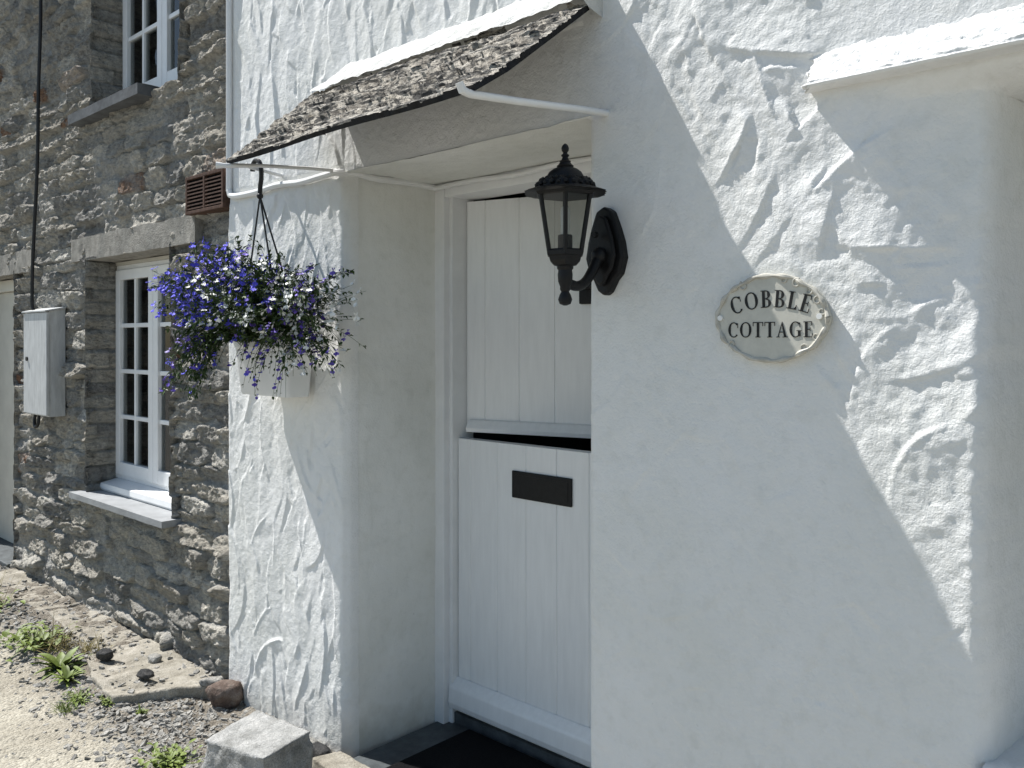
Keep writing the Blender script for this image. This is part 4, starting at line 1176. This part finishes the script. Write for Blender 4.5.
for _ in range(10):
    tgt = Vector((rg.uniform(-2.08, -1.95), rg.uniform(-.26, -.20), rg.uniform(1.36, 1.56)))
    spray(Vector((px1 - .04, py0 + .03, pz1)), tgt, .05, 6, 3, 'petal_white')
so = stems.build('stems', 'stem_green', hb_, fix=False); setp(so, hb_); so['kind'] = 'stuff'
me = bpy.data.meshes.new('foliage'); leafb.to_mesh(me); leafb.free()
o = setp(link('foliage', me, hb_, 'leaf_green'), hb_); o['kind'] = 'stuff'
for k_, nm, lb_ in (('petal_blue', 'blossoms', 'bright blue lobelia flowers'), ('petal_violet', 'blossoms', 'violet lobelia flowers'), ('petal_white', 'blossoms', 'small white lobelia flowers')):
    me = bpy.data.meshes.new(nm); fl[k_].to_mesh(me); fl[k_].free()
    o = setp(link(nm, me, hb_, k_), hb_); o['kind'] = 'stuff'; o['label'] = lb_

# ================================================================== STONES, SLABS, WEEDS AT THE FOOT OF THE WALLS
def rock(name, loc, size, mat, seed, label, cat='stone', rot=0.0, group=None, sub=4, rough=.18, boxy=0.35):
    bm = bmesh.new(); bmesh.ops.create_icosphere(bm, subdivisions=sub, radius=1)
    co = np.array([v.co[:] for v in bm.verts])
    inf = np.abs(co).max(1, keepdims=True)
    co = co * (1 - boxy) + co / inf * boxy * .86
    d = 1 + rough * fbm(co[:, 0] * 1.4 + seed * 3.1, co[:, 1] * 1.4, co[:, 2] * 1.4 + seed, seed=seed, octaves=5, gain=.55)
    # chipped flats
    r_ = np.random.RandomState(seed)
    for _ in range(6):
        nn = r_.normal(size=3); nn /= np.linalg.norm(nn); off_ = r_.uniform(.72, .9)
        ex_ = np.clip(co @ nn - off_, 0, None); co = co - ex_[:, None] * nn
    co = co * d[:, None] * np.array(size)
    for v, q in zip(bm.verts, co): v.co = q
    me = bpy.data.meshes.new(name); bm.to_mesh(me); bm.free()
    o = link(name, me, None, mat, True); o.location = loc; o.rotation_euler = (0, 0, rot)
    return tag(o, label, cat, group)
# squared granite block beside the door
bm = bmesh.new()
top_ = [Vector(p) for p in ((-2.405, -.470, .205), (-2.140, -.428, .222), (-2.182, -.247, .226), (-2.450, -.268, .216))]
bot = [Vector((p.x + dx_, p.y + dy_, -.03)) for p, (dx_, dy_) in zip(top_, ((.0, -.015), (.012, -.012), (.01, .01), (-.01, .01)))]
bc = sum(bot, Vector()) / 4
nn = 26
def bl_face(a, b_, c_, d_, n1, n2):
    g = [[bm.verts.new((a.lerp(b_, i / n1)).lerp(d_.lerp(c_, i / n1), j / n2)) for j in range(n2 + 1)] for i in range(n1 + 1)]
    for i in range(n1):
        for j in range(n2): bm.faces.new((g[i][j], g[i + 1][j], g[i + 1][j + 1], g[i][j + 1]))
bl_face(*top_, nn, nn)
for i in range(4): bl_face(bot[i], bot[(i + 1) % 4], top_[(i + 1) % 4], top_[i], nn, nn)
bmesh.ops.remove_doubles(bm, verts=bm.verts, dist=1e-4); bmesh.ops.recalc_face_normals(bm, faces=bm.faces[:])
co = np.array([v.co[:] for v in bm.verts]); no = np.array([v.normal[:] for v in bm.verts])
side = np.clip(1 - np.abs(no[:, 2]) * 1.2, 0, 1)
dsp = (.004 + .014 * side) * fbm(co[:, 0] * 16, co[:, 1] * 16, co[:, 2] * 16, seed=401, octaves=5, gain=.6) - .006 * side * np.abs(fbm(co[:, 0] * 9, co[:, 1] * 9, co[:, 2] * 9, seed=402))
for v, k_, n_ in zip(bm.verts, dsp, no): v.co += Vector(n_) * float(k_)
me = bpy.data.meshes.new('stone_block'); bm.to_mesh(me); bm.free()
tag(link('stone_block', me, None, 'granite', True), 'squared granite block standing by the white wall near the door', 'stone block')

def slab(pts, z0, z1, mat, label, seed, group=None):
    """irregular flagstone: outline polygon, rough top"""
    bm = bmesh.new()
    P = [Vector((p[0], p[1], 0)) for p in pts]; c = sum(P, Vector()) / len(P)
    ring = []
    for i in range(len(P)):
        a, b_ = P[i], P[(i + 1) % len(P)]
        n_ = max(2, int((b_ - a).length / .012))
        ring += [a.lerp(b_, k / n_) for k in range(n_)]
    ra = np.array([q[:] for q in ring]); jig = .012 * fbm(ra[:, 0] * 25, ra[:, 1] * 25, seed=seed)
    ring = [q + (q - c).normalized() * float(j) for q, j in zip(ring, jig)]
    levels = [(1.0, z0), (1.0, z1 - .008), (.985, z1)] + [(k, z1) for k in np.linspace(.95, .06, 22)]
    prev = None
    for k, z_ in levels:
        cur = []
        for q in ring:
            p = c + (q - c) * k
            h = 0 if z_ < z1 - .009 else .007 * float(n3(np.array([p.x * 18]), np.array([p.y * 18]), seed=seed)[0]) + .006 * float(n3(np.array([p.x * 5]), np.array([p.y * 5]), seed=seed + 1)[0])
            cur.append(bm.verts.new((p.x, p.y, z_ + h)))
        if prev:
            for i in range(len(cur)): bm.faces.new((prev[i], prev[(i + 1) % len(cur)], cur[(i + 1) % len(cur)], cur[i]))
        prev = cur
    bm.faces.new(prev)
    bmesh.ops.recalc_face_normals(bm, faces=bm.faces[:])
    me = bpy.data.meshes.new('flagstone'); bm.to_mesh(me); bm.free()
    return tag(link('flagstone', me, None, mat, True), label, 'flagstone', group)
G = 'flagstones along the foot of the stone wall'
slab([(-3.13, .0), (-3.20, -.16), (-3.33, -.36), (-3.55, -.35), (-3.86, -.27), (-3.88, .02)], -.03, .036, 'slab_stone', 'pale flagstone nearest the white wall corner, its raised edge casting a dark line', 501, G)
slab([(-3.90, .02), (-3.89, -.20), (-4.30, -.20), (-4.62, -.16), (-4.64, .02)], -.03, .026, 'slab_stone', 'low worn flagstone below the window sill of the stone cottage', 502, G)
slab([(-4.66, .02), (-4.67, -.20), (-5.10, -.24), (-5.62, -.18), (-5.66, .02)], -.03, .028, 'slab_stone', 'long pale flagstone under the meter box', 503, G)
slab([(-5.70, -.04), (-5.69, -.42), (-6.3, -.46), (-6.7, -.04)], -.03, .02, 'slab_stone', 'bright flagstone in front of the far left doorway', 504, G)
slab([(-2.33, -.035), (-2.36, -.12), (-2.16, -.15), (-2.02, -.10), (-2.05, -.035)], -.03, .045, 'slab_stone', 'small pale edging stone between granite block and dark threshold', 505)

rock('stone', (-3.045, -.060, .035), (.075, .055, .055), 'brown_rock', 41, 'reddish brown stone at the foot of the white wall corner', rot=.4)
rock('stone', (-3.40, -.21, .062), (.042, .024, .016), 'dark_rock', 42, 'dark flat stone lying on the pale flagstone', rot=.3)
rock('stone', (-3.74, -.235, .062), (.044, .026, .026), 'dark_rock', 43, 'black lump of stone on the flagstone edge beside the weeds', rot=.2)
rock('stone', (-3.165, -.05, .05), (.05, .03, .018), 'chip_rock', 44, 'grey flat stone on the flagstone against the wall corner', rot=.8)
rock('stone', (-3.56, -.10, .05), (.035, .03, .02), 'chip_rock', 45, 'small grey stone near the wall in the middle of the flagstone', rot=.1)
rock('stone', (-2.49, -.07, .02), (.06, .045, .03), 'chip_rock', 46, 'pale broken stone between granite block and white wall', rot=.5)
rock('stone', (-2.40, -.055, .02), (.07, .03, .026), 'dark_rock', 47, 'dark splintered stone against the white porch corner', rot=-.15)
rock('stone', (-2.62, -.06, .012), (.05, .04, .028), 'brown_rock', 48, 'brown stone against the white wall behind the granite block', rot=.9)

# loose slate chips
rg2 = np.random.RandomState(77)
verts, faces = [], []
def chip(x, y, s, zbase):
    n_ = rg2.randint(4, 7); a0 = rg2.rand() * 6.28; ang = np.sort(rg2.rand(n_) * .7 + np.arange(n_)) / n_ * 6.28 + a0
    rx, ry = s * rg2.uniform(.6, 1.1), s * rg2.uniform(.3, .7); th = s * rg2.uniform(.15, .45); rot = rg2.rand() * 6.28
    tilt = rg2.normal(0, .30, 2)
    base = len(verts)
    for lv in (0, 1):
        for a in ang:
            lx, ly = rx * math.cos(a) * (1 - .15 * lv), ry * math.sin(a) * (1 - .15 * lv)
            wx_, wy_ = lx * math.cos(rot) - ly * math.sin(rot), lx * math.sin(rot) + ly * math.cos(rot)
            verts.append((x + wx_, y + wy_, zbase + lv * th + tilt[0] * wx_ + tilt[1] * wy_))
    faces.append([base + n_ + i for i in range(n_)])
    for i in range(n_): faces.append([base + i, base + (i + 1) % n_, base + n_ + (i + 1) % n_, base + n_ + i])
def on_slab(x, y):
    if -3.87 < x < -3.15 + .5 * min(0, y + .02) * 1.0 and y > -.33: return .038
    if -5.66 < x <= -3.9 and y > -.19: return .029
    return None
cnt = 0
while cnt < 8500:
    x = rg2.uniform(-6.2, -2.1); y = rg2.uniform(-.9, .0)
    dens = math.exp(-((y + .33) / .16) ** 2) * (.35 + .65 * math.exp(-((x + 3.0) / .55) ** 2)) + (.22 if y > -.35 else 0) + .02
    if x > -2.46 and y > -.28 and x < -2.15 and y < -.25: continue
    os_ = on_slab(x, y)
    if os_ is not None: dens = .06 + .20 * max(0, float(n3(np.array([x * 7]), np.array([y * 9]), seed=8)[0]))
    if rg2.rand() > dens: continue
    zb_ = os_ if os_ is not None else gz(x, y)
    chip(x, y, abs(rg2.normal(.006, .006)) + .0035, zb_ - .002)
    cnt += 1
me = bpy.data.meshes.new('gravel'); me.from_pydata(verts, [], faces); me.update()
tag(link('gravel', me, None, 'chip_rock'), 'loose grey slate chips scattered along the wall foot', 'gravel', kind='stuff')

# weeds
def weed(x, y, label, kind, s, seed, mat='weed_green'):
    r_ = random.Random(seed)
    z_ = gz(x, y); bm = bmesh.new()
    def blade(a, L, W, rise, bend, n_=5):
        d = Vector((math.cos(a), math.sin(a), 0)); sd = Vector((-math.sin(a), math.cos(a), 0)); pr = None
        for i in range(n_ + 1):
            t = i / n_
            c = d * (L * t * (1 - .35 * rise)) + Vector((0, 0, L * (rise * t - bend * t * t)))
            w_ = W * (math.sin(math.pi * min(.98, .12 + .88 * t)) if kind != 'grass' else (1 - t) + .05)
            cur = (bm.verts.new(c + sd * w_ * .5 + Vector((0, 0, w_ * .18))), bm.verts.new(c), bm.verts.new(c - sd * w_ * .5 + Vector((0, 0, w_ * .18))))
            if pr:
                bm.faces.new((pr[0], cur[0], cur[1], pr[1])); bm.faces.new((pr[1], cur[1], cur[2], pr[2]))
            pr = cur
    if kind == 'rosette':
        for i in range(26): blade(r_.uniform(0, 6.28), s * r_.uniform(.6, 1.25), s * r_.uniform(.16, .30), r_.uniform(.25, .95), r_.uniform(.1, .5))
    elif kind == 'grass':
        for i in range(110):
            blade(r_.uniform(0, 6.28), s * r_.uniform(.4, 1.3), .0035, r_.uniform(.4, 1.3), r_.uniform(.1, .7), 4)
            for v in list(bm.verts)[-15:]: v.co += Vector((0, 0, 0))
    else:   # low mat of small leaves
        for i in range(150):
            q = Vector((r_.gauss(0, s * .5), r_.gauss(0, s * .33), abs(r_.gauss(0, s * .14)))); n0 = len(bm.verts)
            blade(r_.uniform(0, 6.28), s * r_.uniform(.14, .30), s * r_.uniform(.08, .16), r_.uniform(.1, .7), r_.uniform(0, .4), 3)
            bm.verts.ensure_lookup_table()
            for v in bm.verts[n0:]: v.co += q
            sd2 = Vector((-q.y, q.x, 0)).normalized() * .0012
            bm.faces.new([bm.verts.new(p_) for p_ in (sd2 + Vector((0, 0, .001)), q + sd2, q - sd2, -sd2 + Vector((0, 0, .001)))])
    if kind == 'grass':
        bm.verts.ensure_lookup_table()
        per = 15
        for i in range(0, len(bm.verts), per):
            q = Vector((r_.gauss(0, s * .45), r_.gauss(0, s * .25), 0))
            for v in bm.verts[i:i + per]: v.co += q
    me = bpy.data.meshes.new('weed'); bm.to_mesh(me); bm.free()
    o = link('grass_tuft' if kind == 'grass' else 'weed', me, None, mat, True); o.location = (x, y, z_ - .003)
    return tag(o, label, 'weed', 'weeds along the edge of the lane')
weed(-3.86, -.37, 'large broad leaved dock weed beside the black stone', 'rosette', .135, 1)
weed(-3.70, -.40, 'smaller broad leaved weed in front of the dock', 'rosette', .085, 2)
weed(-4.08, -.30, 'dry straw coloured grass tuft behind the dock weed', 'grass', .13, 3, 'grass_dry')
weed(-4.22, -.36, 'green low leafy weed next to the dry grass', 'mat', .18, 4)
weed(-4.95, -.36, 'bushy green weed at the left edge of the lane verge', 'mat', .18, 5)
weed(-5.05, -.33, 'tall dry grass clump at the left edge of the lane verge', 'grass', .17, 6, 'grass_dry')
weed(-3.50, -.42, 'small green mat weed at the gravel edge below the flagstone', 'mat', .075, 7)
weed(-3.37, -.37, 'tiny pale weed sprouting under the raised flagstone edge', 'mat', .05, 8)
weed(-3.44, -.50, 'yellowish grass tuft in the lane gravel', 'grass', .055, 9)
weed(-2.74, -.42, 'bright green clover like weed left of the granite block', 'mat', .12, 10)
weed(-3.20, -.315, 'single small weed below the flagstone corner', 'rosette', .035, 12)
weed(-3.93, -.22, 'brown dry grass tuft on the flagstone joint', 'grass', .10, 13, 'grass_dry')
